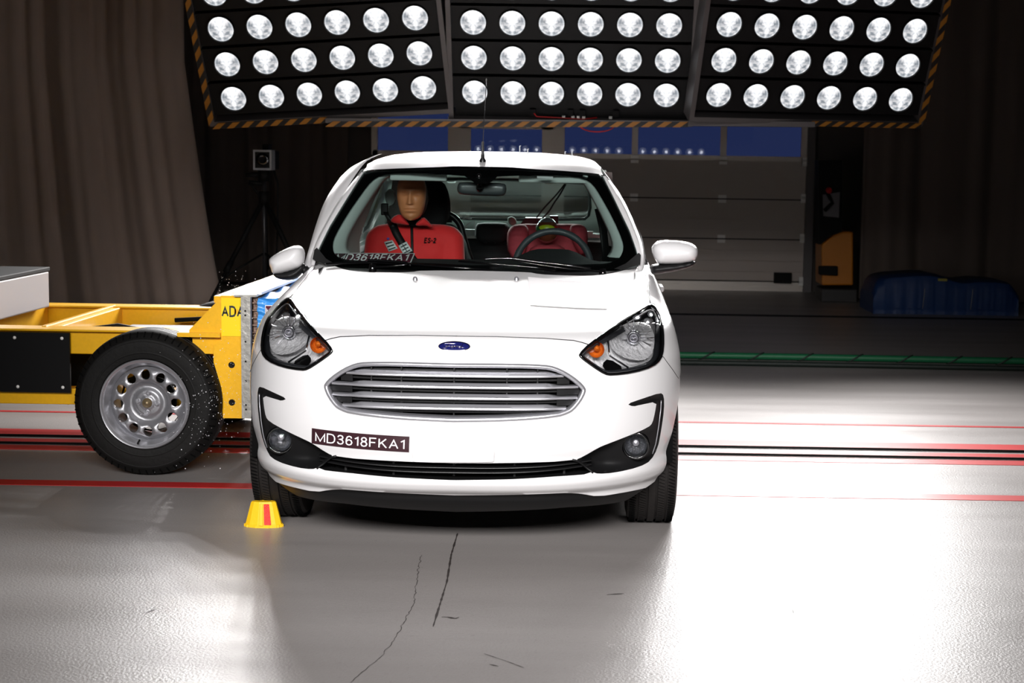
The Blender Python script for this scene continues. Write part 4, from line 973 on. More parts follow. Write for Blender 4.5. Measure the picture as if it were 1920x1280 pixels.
mb = MB(); mb.lathe([(.19, -.08), (.185, -.07), (.17, -.06), (.165, -.02), (.12, .02), (.04, .03), (.0005, .03)], 32, 'x'); mb.lathe([(.19, .08), (.18, .03), (.165, -.02)], 32, 'x'); rim_o = mb.build('rim', rim_m, None, smooth=True, angle=35); rim_me = rim_o.data; bpy.data.objects.remove(rim_o)
for sgn in (1, -1):
    for cy in (AC[0], 3.29):
        w_ = empty('wheel', (sgn * .742, cy, .299), (0, 0, 0 if sgn > 0 else math.pi), car)
        for nm, me in (('tyre', tyre_me), ('rim', rim_me)):
            o = bpy.data.objects.new(nm, me); COL.objects.link(o); o.parent = w_
# door mirrors
def mirror(sgn):
    r = empty('door_mirror', (0, 0, 0), parent=car); yd = 1.42
    if sgn > 0:
        out = [(1220, 467), (1226, 456), (1236, 450.5), (1257, 450), (1285, 452), (1302, 458), (1308.5, 467), (1308, 480), (1302, 490), (1280, 495), (1240, 496.5), (1230, 492)]
        low = [(1219, 497), (1235, 494), (1270, 493), (1306, 488), (1304, 495), (1292, 502), (1265, 509), (1225, 515), (1220, 512)]
        arm = [(1216, 497), (1240, 492), (1240, 510), (1222, 513)]
    else:
        out = [(503, 489), (508, 482), (525, 471), (548, 461), (562, 460), (570, 466), (572.5, 478), (570, 495), (562, 504), (535, 512), (515, 515.5), (510, 510)]
        low = [(512, 510), (530, 510), (555, 503), (571, 492), (573, 500), (562, 520), (545, 526), (525, 524), (514, 519)]
        arm = [(560, 500), (574, 495), (582, 505), (572, 522)]
    o2 = np.array([(lambda q: (q[0], q[2]))(L3(*p, yd)) for p in out]); pillow(o2, lambda u, v, t: (u, yd - t if t > 0 else yd - t * .6, v), .075, .06, 'mirror_shell', white, r, step=.008, back=.05)
    o3 = np.array([(lambda q: (q[0], q[2]))(L3(*p, yd)) for p in low]); pillow(o3, lambda u, v, t: (u, yd - t, v), .06, .04, 'mirror_base', blackp, r, step=.008)
    o4 = np.array([(lambda q: (q[0], q[2]))(L3(*p, yd + .02)) for p in arm]); pillow(o4, lambda u, v, t: (u, yd + .02 - t, v), .03, .02, 'mirror_arm', blackp, r, step=.008)
mirror(1); mirror(-1)
# bent-out door frame on the struck side
pts = [(566, 508, 1.55), (578, 471, 1.6), (591, 424.6, 1.75), (608, 377, 1.95), (629, 344, 2.1), (650, 319, 2.25), (672, 305, 2.35), (692, 299, 2.4)]
c_ = smooth_poly(np.array([L3(*p) for p in pts]), 2, False); rows = []
for i, p in enumerate(c_):
    k = i / (len(c_) - 1); wd = .062 + .040 * math.sin(k * 3.1); dx = np.array([wd * .9, .01, wd * .45]); rows.append([tuple(p + np.array([.0, .06, -.0])), tuple(p), tuple(p + dx * .3 + np.array([0, -.014, 0])), tuple(p + dx * .8 + np.array([0, -.004, 0])), tuple(p + dx + np.array([0, .03, 0]))])
mb = MB(); mb.grid(rows); tag(mb.build('bent_door_frame', white, car, smooth=True), 'door frame bending outward beside the windscreen pillar')
#PART3
# ================================================================== INSIDE THE CAR
# dashboard
rows = []
for x in np.linspace(-.70, .70, 41):
    hump = .055 * math.exp(-((x - .31) / .15) ** 4)
    rows.append([(x, 1.14 + .16 * (abs(x) / .65) ** 2.4, .955), (x, 1.35 + .08 * (abs(x) / .65) ** 2, .972), (x, 1.60, .995 + hump * .7), (x, 1.70, 1.0 + hump), (x, 1.76, .985 + hump), (x, 1.80, .90), (x, 1.80, .60)])
mb = MB(); mb.grid(rows); mb.build('dashboard', dash_m, car, smooth=True)
# sign lying on the dashboard
sgd = empty('number_sign', (0, 0, 0), parent=car)
a, b, c2_, d_ = L3(627, 474, 1.62), L3(778, 474.5, 1.62), L3(617, 492.5, 1.40), L3(770, 493, 1.40)
qf = quad_fn(a, b, c2_, d_)
def up(p, o): return (p[0], p[1] - o * .3, p[2] + o)
mb = MB(); mb.prism([tuple(qf(*q)) for q in ((0, 0), (1, 0), (1, 1), (0, 1))], (0, .001, -.003)); mb.build('sign_border', sign_white, sgd)
mb = MB(); mb.prism([up(qf(*q), .0012) for q in ((.012, .07), (.988, .07), (.988, .93), (.012, .93))], (0, 0, -.0008)); mb.build('sign_field', maroon2, sgd)
text_on('MD3618FKA1', lambda u, v: up(qf(.055 + .89 * u, .15 + .72 * v), .0022), 'sign_text', sign_white, sgd, bold=.015)
# steering wheel
sw = empty('steering_wheel', tuple(L3(1037, 499, 1.93)), (math.radians(-24), 0, 0), car)
mb = MB(); N = 48; rows = []
for i in range(N + 1):
    t = i * 2 * math.pi / N; k = 1 + .06 * math.sin(t * 14) * (math.sin(t) > .2); R_ = .178
    rows.append([((R_ + .0165 * k * math.cos(q)) * math.cos(t), .0165 * k * math.sin(q), (R_ + .0165 * k * math.cos(q)) * math.sin(t)) for q in np.linspace(0, 2 * math.pi, 13)])
mb.grid(rows); mb.build('rim', mat('wheel_leather', (52, 56, 60), .5, coat=.2, bump=.1, bscale=200), sw, smooth=True)
mb = MB()
for a0 in (0, math.pi, -math.pi / 2): mb.bar((.05 * math.cos(a0), .01, .05 * math.sin(a0)), (.17 * math.cos(a0), .0, .17 * math.sin(a0)), .04, .015, up=(0, 1, 0))
mb.lathe([(.0005, -.03), (.05, -.028), (.065, -.01), (.06, .03), (.0005, .05)], 24, 'y'); mb.build('hub', fabric_black, sw, smooth=True, angle=40)
# interior mirror
def xz(pts, y): return np.array([(q[0], q[2]) for q in (L3(*p, y) for p in pts)])
im = empty('interior_mirror', (0, 0, 0), parent=car)
mo = xz([(857, 352), (859, 344), (864, 341), (903, 342), (945, 343), (950, 350), (949, 362), (942, 368), (900, 366.5), (864, 365), (858, 360)], 1.95)
pillow(mo, lambda u, v, t: (u, 1.95 - t, v), .02, .02, 'mirror_housing', mat('mirror_housing', (66, 70, 72), .4, coat=.2), im, step=.008)
mc = L3(899.5, 352, 1.92); mb = MB(); mb.lathe([(.0005, -.022), (.010, -.020), (.017, -.01), (.019, .01)], 20, 'y', tuple(mc)); mb.tube([tuple(mc), (mc[0], 1.86, 1.385)], .012, 8); mb.build('mirror_mount', gloss_black, im, smooth=True)
# sun visors
for x0, x1 in ((.14, .47), (-.47, -.20)):
    mb = MB(); mb.box((x0, 1.97, 1.352), (x1, 1.99, 1.39)); mb.build('sun_visor', tgrey, car, bevel=.008)
# front seat of the dummy
def seat(xc, y, mt, name):
    s_ = empty(name, (0, 0, 0), parent=car)
    back = [(-.24, .55), (-.25, .8), (-.235, 1.0), (-.18, 1.10), (-.13, 1.13), (.13, 1.13), (.18, 1.10), (.235, 1.0), (.25, .8), (.24, .55)]
    pillow([(a + xc, b) for a, b in back], lambda u, v, t: (u, y + .06 + (v - .6) * .35 - t, v), .09, .09, 'backrest', mt, s_, step=.03)
    hr = [(-.10, 1.10), (-.135, 1.17), (-.125, 1.27), (-.09, 1.345), (0, 1.36), (.09, 1.345), (.125, 1.27), (.135, 1.17), (.10, 1.10)]
    pillow([(a + xc, b) for a, b in hr], lambda u, v, t: (u, y + .06 + (v - .6) * .35 - t, v), .05, .05, 'headrest', mt, s_, step=.02)
    mb = MB(); mb.box((xc - .25, y - .42, .42), (xc + .25, y + .1, .56)); mb.build('cushion', mt, s_, bevel=.05)
    return s_
seat(-.375, 2.42, fabric_black, 'front_seat')
# rear seat, parcel shelf, headrest
rs = empty('rear_seat', (0, 0, 0), parent=car)
pillow([(-.66, .5), (-.66, .97), (-.6, 1.02), (.6, 1.02), (.66, .97), (.66, .5)], lambda u, v, t: (u, 3.16 + (v - .6) * .3 - t, v), .09, .08, 'backrest', fabric_black, rs, step=.04)
mb = MB(); mb.box((-.64, 2.72, .40), (.64, 3.2, .54)); mb.build('cushion', fabric_black, rs, bevel=.05)
ho = xz([(890, 425), (896, 417), (945, 417), (956, 424), (957, 447), (940, 457), (905, 457), (890, 448)], 3.12)
pillow(ho, lambda u, v, t: (u, 3.14 - t, v), .05, .04, 'headrest', fabric_black, rs, step=.012)
mb = MB(); mb.box((-.62, 3.28, 1.035), (.62, 3.66, 1.055)); mb.box((-.50, 3.28, 1.055), (.5, 3.31, 1.07)); mb.build('parcel_shelf', tgrey, car)
mb = MB(); mb.box((-.68, 1.2, .30), (.68, 3.7, .36)); mb.build('cabin_floor', darkvoid, car)
# door cards inside
for sgn in (1, -1):
    mb = MB(); mb.grid([[(sgn * .68, y, z) for z in (.4, .7, .98)] for y in (1.2, 2.2, 3.4)]); mb.build('door_card', fabric_black, car, smooth=True)
# rear corner trims and belts on the right
mb = MB()
for sgn in (1, -1): mb.grid([[(sgn * (.505 + .02 * k), 3.42 - .1 * k, z), (sgn * (.60 + .02 * k), 3.2 - .1 * k, z)] for k, z in ((2, 1.0), (1, 1.15), (0, 1.40))])
mb.build('rear_pillar_trim', mat('rear_trim', (66, 50, 46), .8), car, smooth=True)
mb = MB()
p_ = [L3(1122, 392, 2.35), L3(1131, 430, 2.30), L3(1137, 490, 2.25)]; mb.tube([tuple(q) for q in p_], .022, 6, flat=.15); mb.build('hanging_belt', belt_m, car, smooth=True)
# black grab loop behind the dummy's shoulder, boxes and cables on the shelf, grey pad
cyl = [L3(x, y, 2.75) for x, y in [(823, 402), (838, 401), (852, 407), (864, 422), (869, 445), (876, 470), (884, 492)]]
mb = MB(); mb.tube([tuple(q) for q in smooth_poly(np.array(cyl), 2, False)], .018, 10)
o = mb.build('seat_loop', satin, None, smooth=True, loc=tuple(CO)); tag(o, 'black curved child seat frame standing behind the dummy in red', 'child seat frame')
mb = MB()
for q in ((1002, 411, 1040, 420), (990, 408, 1005, 418), (820, 404, 832, 415), (836, 408, 848, 417)):
    a, b = L3(q[0], q[1], 3.32), L3(q[2], q[3], 3.32); mb.box((a[0], 3.30, b[2]), (b[0], 3.36, a[2]))
mb.build('shelf_fitting', satin, car)
def carthing(mb, name, m, lab, cat, **k):
    o = mb.build(name, m, None, loc=tuple(CO), **k); return tag(o, lab, cat)
a, b = L3(985, 408, 3.30), L3(1025, 422, 3.30); mb = MB(); mb.prism([(a[0] - .03, 3.29, b[2]), (a[0] + .0, 3.29, a[2]), (b[0] - .01, 3.29, a[2]), (b[0] + .02, 3.29, b[2])], (0, .1, 0)); carthing(mb, 'measuring_box', satin, 'low black box on the shelf under the rear window', 'box')
a, b = L3(1031, 404, 3.26), L3(1047, 419, 3.26); mb = MB(); mb.box((a[0], 3.26, b[2] - .01), (b[0], 3.31, a[2])); carthing(mb, 'camera_cube', satin, 'small black cube behind the red child seat', 'camera', bevel=.004)
gp_ = xz([(951, 409), (958, 405), (966, 408), (970, 418), (962, 424), (954, 420)], 3.22)
o = pillow(gp_, lambda u, v, t: (u, 3.22 - t, v), .02, .015, 'grey_pad', mat('pad_grey', (140, 148, 138), .9), None, step=.006); o.location = CO; tag(o, 'grey padded roll beside the red child seat', 'pad')
for i, pts in enumerate(([(1059, 345), (1046, 362), (1035, 374), (1018, 392), (1006, 408)], [(1061, 345), (1048, 368), (1040, 378), (1030, 396), (1016, 410)])):
    mb = MB(); mb.tube([tuple(L3(x, y, 3.20)) for x, y in smooth_poly(np.array(pts, float), 2, False)], .005, 6)
    carthing(mb, 'cable', satin, ('upper of two black cables slanting across the rear window', 'lower of two black cables slanting across the rear window')[i], 'cable', smooth=True)
mb = MB(); mb.tube([tuple(L3(x, y, 3.0)) for x, y in [(868, 430), (878, 420), (890, 414), (889, 428)]], .004, 6); mb.tube([tuple(L3(x, y, 3.0)) for x, y in [(866, 412), (872, 408), (884, 410)]], .004, 6); carthing(mb, 'white_cable', paper, 'thin white cable looping over the rear seat back', 'cable', smooth=True)
# child seat with child dummy
cs = tag(empty('child_restraint', CO), 'dusty red child seat with side wings on the rear seat', 'child seat')
yy = 2.95
def cpl(pts, y, T_, r_, nm, m, par, **k): return pillow(xz(pts, y), lambda u, v, t: (u, y - t, v), T_, r_, nm, m, par, **k)
cpl([(958, 500), (957, 440), (962, 424), (975, 419), (1027, 420), (1080, 419), (1094, 422), (1101, 434), (1102, 500)], yy + .06, .05, .04, 'backrest', child_red, cs, step=.015)
cpl([(952, 480), (950, 440), (956, 426), (968, 420), (986, 421), (992, 432), (990, 460), (980, 490)], yy - .04, .06, .05, 'side_wing', child_red, cs, step=.012)
cpl([(1068, 424), (1078, 419), (1093, 421), (1101, 430), (1102.5, 450), (1100, 475), (1088, 480), (1076, 462), (1069, 440)], yy - .04, .06, .05, 'side_wing', child_red, cs, step=.012)
mb = MB(); p0_ = L3(960, 500, yy); p1_ = L3(1100, 500, yy); mb.box((p0_[0], yy - .35, .56), (p1_[0], yy + .05, .86)); mb.build('cushion', child_red, cs, bevel=.04)
cdm = tag(empty('child_dummy', CO), 'child dummy with round brown head painted green, lime and red, behind the steering wheel', 'child dummy')
hc = L3(1025.5, 432, 2.80); hr_ = .0600
mb = MB(); 
prof = [(hr_ * math.sin(a), hr_ * math.cos(a) * 1.1) for a in np.linspace(.001, 3.14, 24)]; mb.lathe(prof, 40, 'z', tuple(hc)); hd = mb.build('head', brown_p, cdm, smooth=True)
def patch(nm, m, az0, az1, el0, el1, o=.001, blob=None):
    rows = []
    for a in np.linspace(az0, az1, 16):
        w_ = 1. if blob is None else math.sqrt(max(.02, 1 - ((a - (az0 + az1) / 2) / ((az1 - az0) / 2)) ** 2)); em = (el0 + el1) / 2
        r_ = []
        for e in np.linspace(em + (el0 - em) * w_, em + (el1 - em) * w_, 10): r_.append((hc[0] + (hr_ + o) * math.cos(e) * math.sin(a), hc[1] - (hr_ + o) * math.cos(e) * math.cos(a), hc[2] + 1.1 * (hr_ + o) * math.sin(e)))
        rows.append(r_)
    mb = MB(); mb.grid(rows); mb.build(nm, m, hd, smooth=True)
patch('green_paint', green_p, -1.5, -.65, .0, .35); patch('lime_paint', yel_p, -.75, .75, .05, .48, .002, 1); patch('red_paint', red_m, .8, 1.5, .1, .4)
mb = MB(); mb.lathe([(.0005, hr_ * 1.1 + .002), (.03, hr_ * .97 + .002), (.045, hr_ * .76)], 32, 'z', tuple(hc)); mb.build('silver_cap', silver, hd, smooth=True)
cpl([(985, 500), (990, 468), (1008, 457), (1045, 457), (1063, 468), (1068, 500)], 2.86, .06, .05, 'torso', child_red, cdm, step=.015)

# ================================================================== ADULT DUMMY
du = tag(empty('crash_test_dummy', CO), 'adult dummy with tan face mask and red jacket sitting belted behind the windscreen', 'crash test dummy')
hx, hy = L3(772, 376, 2.28)[0], 2.28
def blob(name, parts, m, parent, voxel=.012, it=8):
    bm = bmesh.new()
    for p, q, r0_, r1_, sq_ in parts:
        p, q = Vector(p), Vector(q); n = max(2, int((q - p).length / (min(r0_, r1_) * .35)) + 1)
        for i in range(n + 1):
            t = i / n; c = p.lerp(q, t); r = r0_ + (r1_ - r0_) * t
            bmesh.ops.create_icosphere(bm, subdivisions=2, radius=r, matrix=Matrix.Translation(c) @ Matrix.Diagonal((1, sq_, 1, 1)))
    me = bpy.data.meshes.new(name); bm.to_mesh(me); bm.free(); o = bpy.data.objects.new(name, me); COL.objects.link(o)
    md = o.modifiers.new('r', 'REMESH'); md.mode = 'VOXEL'; md.voxel_size = voxel
    ms = o.modifiers.new('s', 'SMOOTH'); ms.factor = .6; ms.iterations = it
    me2 = bpy.data.meshes.new_from_object(o.evaluated_get(bpy.context.evaluated_depsgraph_get())); bpy.data.objects.remove(o)
    me2.materials.clear(); me2.materials.append(m); me2.polygons.foreach_set('use_smooth', [True] * len(me2.polygons))
    o = bpy.data.objects.new(name, me2); COL.objects.link(o); o.parent = parent; return o
bpy.context.view_layer.update()
J = [((hx, 2.42, .62), (hx, 2.44, .95), .165, .165, .7), ((hx - .09, 2.43, .98), (hx + .09, 2.43, .98), .115, .115, .85), ((hx - .13, 2.44, 1.05), (hx + .13, 2.44, 1.05), .084, .084, .95),
     ((hx - .165, 2.44, 1.055), (hx + .165, 2.44, 1.055), .074, .074, 1), ((hx - .07, 2.45, 1.08), (hx + .07, 2.45, 1.08), .055, .055, 1), ((hx, 2.45, 1.09), (hx, 2.46, 1.125), .062, .05, 1),
     ((hx - .185, 2.43, 1.045), (hx - .215, 2.36, .80), .068, .055, 1), ((hx + .185, 2.43, 1.045), (hx + .215, 2.36, .80), .068, .055, 1),
     ((hx - .215, 2.36, .80), (hx - .20, 2.24, .72), .055, .045, 1), ((hx + .215, 2.36, .80), (hx + .20, 2.24, .72), .055, .045, 1)]
jk = blob('jacket', J, jacket_m, du)
blob('trousers', [((hx - .09, 2.40, .60), (hx - .10, 1.98, .62), .095, .075, 1), ((hx + .09, 2.40, .60), (hx + .10, 1.98, .62), .095, .075, 1), ((hx - .10, 1.98, .62), (hx - .1, 1.84, .38), .065, .05, 1), ((hx + .10, 1.98, .62), (hx + .1, 1.84, .38), .065, .05, 1)], fabric_black, du, .018)
bvh = BVHTree.FromPolygons([v.co for v in jk.data.vertices], [p.vertices for p in jk.data.polygons])
def onj(px, py, off=.004):
    d = Vector(ray(px, py)).normalized(); hit = bvh.ray_cast(Vector(CL), d)
    if hit[0] is None: return Vector(L3(px, py, 2.35))
    return hit[0] + hit[1] * off
# head: mask and hood
hz = L3(772, 374, hy)[2] + .002
zr = [-.108, -.10, -.085, -.06, -.02, .03, .06, .085, .10]
wr = [.014, .032, .047, .058, .067, .072, .071, .066, .060]
wf = pchip(zr, wr); rows = []; NU = 60; NV = 70
for j in range(NV + 1):
    v = -.108 + .208 * j / NV; w_ = float(wf(v)); r_ = []
    dep = .075 * math.sqrt(max(.02, 1 - (abs(v + .0) / .135) ** 3)) if v > -.03 else .075 * (1 - .22 * ((-.03 - v) / .078) ** 1.6)
    for i in range(NU + 1):
        u = -1 + 2 * i / NU; x = w_ * math.sin(u * 1.5708); y = dep * max(0., math.cos(u * 1.5708)) ** .75
        gx = lambda c, s_: math.exp(-((x - c) / s_) ** 2)
        gz = lambda c, s_: math.exp(-((v - c) / s_) ** 2)
        # nose: widening wedge from brow to tip
        if -.028 < v < .042: k = (.042 - v) / .07; nw = .007 + .008 * k; y += (.004 + .022 * k) * math.exp(-(abs(x) / nw) ** 2.6) * (1 if v > -.022 else max(0, (v + .028) / .006))
        y -= .011 * (gx(-.031, .018) + gx(.031, .018)) * gz(.026, .014)            # eye sockets
        y += .004 * (gx(-.031, .014) + gx(.031, .014)) * gz(.018, .010)
        y += .005 * gz(.048, .012) * math.exp(-(x / .05) ** 4)                         # brow
        y += .006 * gx(0, .022) * gz(-.046, .0045) + .007 * gx(0, .020) * gz(-.060, .0055) - .006 * gx(0, .024) * gz(-.053, .0030)   # lips
        y += .004 * (gx(-.045, .02) + gx(.045, .02)) * gz(-.005, .02)                   # cheek bones
        y += .005 * gx(0, .02) * gz(-.088, .012) - .003 * gx(0, .03) * gz(-.073, .007)   # chin
        r_.append((hx + x, hy + .0 - y, hz + v * .95))
    rows.append(r_)
mb = MB(); mb.grid(rows); mb.build('face_mask', skin_m, du, smooth=True)
mb = MB(); mb.lathe([(.074 * math.sin(a) ** .85 if a > 0 else .0005, .125 * math.cos(a)) for a in np.linspace(.001, 2.5, 22)], 36, 'z', (0, 0, 0))
mb.v = [(hx + x * 1.02, hy + .045 + y * 1.25, hz + .005 + z * (1 if z > 0 else .85)) for x, y, z in mb.v]; mb.build('head', hood_m, du, smooth=True)
for sgn in (1, -1):
    mb = MB(); mb.lathe([(.0005, .006), (.012, .004), (.016, 0), (.012, -.004)], 16, 'x', (hx + sgn * .073, hy + .05, hz + .0)); mb.build('ear', hood_m, du, smooth=True)
mb = MB(); mb.lathe([(.032, -.075), (.036, -.06), (.038, .0)], 24, 'z', (hx, hy + .10, hz - .06)); mb.build('neck', black_m, du, smooth=True)
# collar
def collar(sgn):
    pts_o = [(729, 415), (736, 406), (748, 401), (756, 406), (763, 415), (769, 423), (757, 421), (742, 420)] if sgn < 0 else [(779, 419), (788, 411), (794, 407), (800, 412), (808, 422), (812, 428), (798, 423), (780, 424)]
    o2 = xz(pts_o, 2.30); return pillow(o2, lambda u, v, t: (u, 2.30 + abs(u - hx) * .30 - t, v), .016, .03, 'collar', jacket_m, du, step=.006)
collar(-1); collar(1)
mb = MB(); mb.tube([tuple(L3(772, 415, 2.33))] + [tuple(onj(772 + .1 * (y - 418) * .2, y, .003)) for y in range(424, 490, 6)], .007, 8, flat=.5); zp = mb.build('zip', belt_m, du, smooth=True)
mb = MB(); a = onj(772, 423, .008); mb.box((a[0] - .008, a[1] - .004, a[2] - .004), (a[0] + .008, a[1], a[2] + .004)); mb.build('zip_slider', silver, zp)
a, b, c3_, d3 = (onj(796, 448, .003), onj(819, 447, .003), onj(795, 457, .003), onj(818, 456, .003))
tf = lambda u, v: tuple(onj(795 + 22 * u + 1.6 * v, 457 - 10 * v, .013)); text_on('ES-2', tf, 'jacket_text', black_m, du, bold=.03)
# belt across the chest
bp_ = [(726, 404, -1), (734, 418, 0), (742, 436, 0), (752, 454, 0), (764, 472, 0), (776, 488, 0)]
rows = []
for x, y, f_ in smooth_poly(np.array([(a[0], a[1], 0) for a in bp_], float), 2, False):
    wd = 6.4; l = onj(x - wd, y + 3.0, .010); r_ = onj(x + wd, y - 3.0, .010)
    if y < 415: l = Vector(L3(x - 4.5, y, 2.36)); r_ = Vector(L3(x + 4.5, y, 2.36))
    mid = (l + r_) / 2 + Vector((0, -.004, 0)); rows.append([tuple(l), tuple(mid), tuple(r_)])
top_ = Vector(L3(722, 396, 2.40)); rows.insert(0, [tuple(top_ + Vector((-.012, 0, 0))), tuple(top_), tuple(top_ + Vector((.012, 0, 0)))])
mb = MB(); mb.grid(rows); sb = mb.build('seat_belt', belt_m, car, smooth=True, solid=.002)
mb = MB(); mb.box((top_[0] - .02, top_[1] - .01, top_[2] - .02), (top_[0] + .015, top_[1] + .02, top_[2] + .04)); mb.build('belt_anchor', satin, sb, bevel=.005)
mb = MB(); mb.lathe([(.0005, .012), (.022, .010), (.026, 0), (.026, -.02)], 20, 'y', (top_[0] + .02, top_[1] + .06, top_[2] + .07)); mb.v = [(x, y, top_[2] + .07 + (z - top_[2] - .07) * 1.6) for x, y, z in mb.v]; mb.build('belt_cover', tgrey, sb, smooth=True)
def target(TL, TR, BL, BR, par, off):
    f_ = quad_fn(TL, TR, BL, BR); pt = lambda u, v, o: tuple(onj(*f_(u, v), o))
    mb = MB(); mb.grid([[pt(u, v, off) for u in np.linspace(0, 1, 4)] for v in np.linspace(0, 1, 4)]); s_ = mb.build('target_sticker', paper, par, smooth=True, solid=.0015)
    mb = MB()
    for k in range(3): v0 = .10 + .3 * k; mb.grid([[pt(.12, v0, off + .006), pt(.85, v0, off + .006)], [pt(.12, v0 + .11, off + .006), pt(.85, v0 + .11, off + .006)]])
    mb.build('target_bar', sticker_dark, s_, smooth=None)
target((721, 454), (736, 451), (730, 472), (746, 466), du, .006)
target((748, 462), (763, 454.5), (758, 478), (774, 471), sb, .014)
mb = MB(); a = onj(728, 448, .004); mb.lathe([(.0005, -.002), (.006, -.001), (.007, .001)], 14, 'y', tuple(a)); mb.build('blue_dot', mat('dot_blue', (92, 84, 176), .5), du, smooth=True)

# ================================================================== TROLLEY (moving barrier)
TR = np.array([-2.0, 8.0, 0.])
tr = tag(empty('barrier_trolley', TR), 'yellow wheeled crash trolley ramming the car from the left', 'crash trolley')
def T3(p): return tuple(np.array(p) - TR)
def TW(px, py, Y): return WP(px, py, Y) - TR
def tbox(x0, x1, y0, y1, z0, z1): return (x0 - TR[0], y0 - TR[1], z0), (x1 - TR[0], y1 - TR[1], z1)
# longitudinal beams
for y0, y1 in ((7.42, 7.52), (8.60, 8.70)):
    mb = MB(); mb.box(*tbox(-4.6, -1.66, y0, y1, .525, .64)); mb.box(*tbox(-4.6, -1.66, y0 - .03, y1 + .03, .632, .642)); mb.build('side_beam', yellow, tr, bevel=.004)
    mb = MB(); mb.box(*tbox(-4.6, -1.66, y0, y1, .285, .36)); mb.build('lower_beam', yellow, tr, bevel=.004)
for x in (-2.56, -2.96, -4.0):
    mb = MB(); mb.box(*tbox(x - .05, x + .05, 7.52, 8.60, .53, .635)); mb.box(*tbox(x - .012, x + .012, 7.50, 8.62, .635, .645)); mb.build('cross_beam', yellow, tr, bevel=.004)
mb = MB(); mb.bar(T3((-2.45, 7.48, .30)), T3((-1.95, 7.48, .53)), .05, .05, up=(0, 1, 0)); mb.bar(T3((-2.30, 8.6, .30)), T3((-1.8, 8.6, .53)), .05, .05, up=(0, 1, 0)); mb.build('brace', yellow, tr)
mb = MB(); mb.box(*tbox(-4.6, -2.405, 7.39, 7.405, .345, .625)); pn = mb.build('side_plate', mat('plate_black', (7, 7, 8), .6, spec=.2), tr)
mb = MB()
for x, z in ((-2.44, .60), (-2.44, .37), (-2.66, .60), (-2.65, .37), (-2.9, .60), (-2.9, .37)): mb.lathe([(.0005, -.004), (.006, -.003), (.008, 0)], 10, 'y', T3((x, 7.39, z)))
mb.build('screw', hinge_m, pn, smooth=True)
mb = MB(); mb.box(*tbox(-3.9, -2.1, 7.65, 8.5, .34, .50)); mb.build('equipment_tray', darkvoid, tr)
mb = MB(); mb.box(*tbox(-2.42, -1.62, 7.9, 8.45, .50, .56)); mb.build('equipment_cover', grey_box, tr, bevel=.01)
mb = MB(); mb.tube([T3(q) for q in ((-2.55, 7.9, .5), (-2.45, 7.8, .6), (-2.3, 7.8, .62), (-2.1, 7.85, .58))], .012, 8); mb.build('hose', black_m, tr, smooth=True); mb = MB(); mb.tube([T3(q) for q in ((-2.2, 8.5, .58), (-1.9, 8.5, .6), (-1.8, 8.5, .59))], .012, 8); mb.build('hose', black_m, tr, smooth=True)
# front head: side plates with gusset
for i, (y0, y1) in enumerate(((7.24, 7.262), (8.74, 8.762))):
    hd_ = empty('head_plate', (0, 0, 0), parent=tr)
    A = lambda x, z: (x - TR[0], y0 - TR[1], z)
    mb = MB(); mb.prism([A(-1.665, .825), (-1.56 - TR[0], y0 - TR[1], .825), A(-1.56, .262), A(-1.66, .262), A(-1.665, .40), A(-1.70, .52), A(-1.70, .60), A(-1.665, .62)], (0, .02, 0)); mb.build('plate', yellow, hd_)
    mb = MB(); mb.prism([A(-1.81, .665), A(-1.665, .815), A(-1.665, .655), A(-1.81, .655)], (0, .02, 0)); mb.box(*tbox(-1.86, -1.665, y0 - .02, y0 + .22, .635, .655)); mb.build('gusset', yellow, hd_)
    mb = MB(); mb.box(*tbox(-1.80, -1.66, y0 + .02, y0 + .14, .555, .64)); mb.build('bracket', yellow, hd_)
    for x, z in ((-1.618, .508), (-1.618, .335)):
      mb = MB(); mb.lathe([(.0005, -.003), (.009, -.003), (.013, -.006), (.015, 0)], 16, 'y', (x - TR[0], y0 - TR[1], z)); mb.build('bolt_hole', black_m, hd_, smooth=True)
    if i == 0:
        mb = MB(); mb.box(*tbox(-1.662, -1.566, 7.2365, 7.24, .64, .815)); mb.build('yellow_label', mat('label_yellow', (255, 222, 20), .35, coat=.3), hd_)
        v_, f_, _ = text_verts('ADAC', bold=.03); P0 = WP(415.5, 594, 7.235) - TR; P1 = WP(471, 593, 7.235) - TR; H = .052
        mb = MB(); ok = [f for f in f_]
        xlim = -1.5595 - TR[0]
        V = [(P0[0] + (P1[0] - P0[0]) * a, P0[1], P0[2] + H * b) for a, b in v_]; mb.add([(min(x, xlim), y, z) for x, y, z in V], f_); mb.build('plate_text', sticker_dark, hd_, smooth=None)
        a = TW(443, 584, 7.236); mb = MB(); mb.lathe([(.0005, -.001), (.012, -.001)], 16, 'y', tuple(a)); mb.build('bolt_hole', yellow, hd_)
mb = MB(); mb.box(*tbox(-1.70, -1.60, 7.26, 8.74, .79, .82)); mb.box(*tbox(-1.70, -1.60, 7.26, 8.74, .30, .34)); mb.box(*tbox(-1.62, -1.60, 7.26, 8.74, .30, .82)); mb.build('head_frame', yellow, tr)
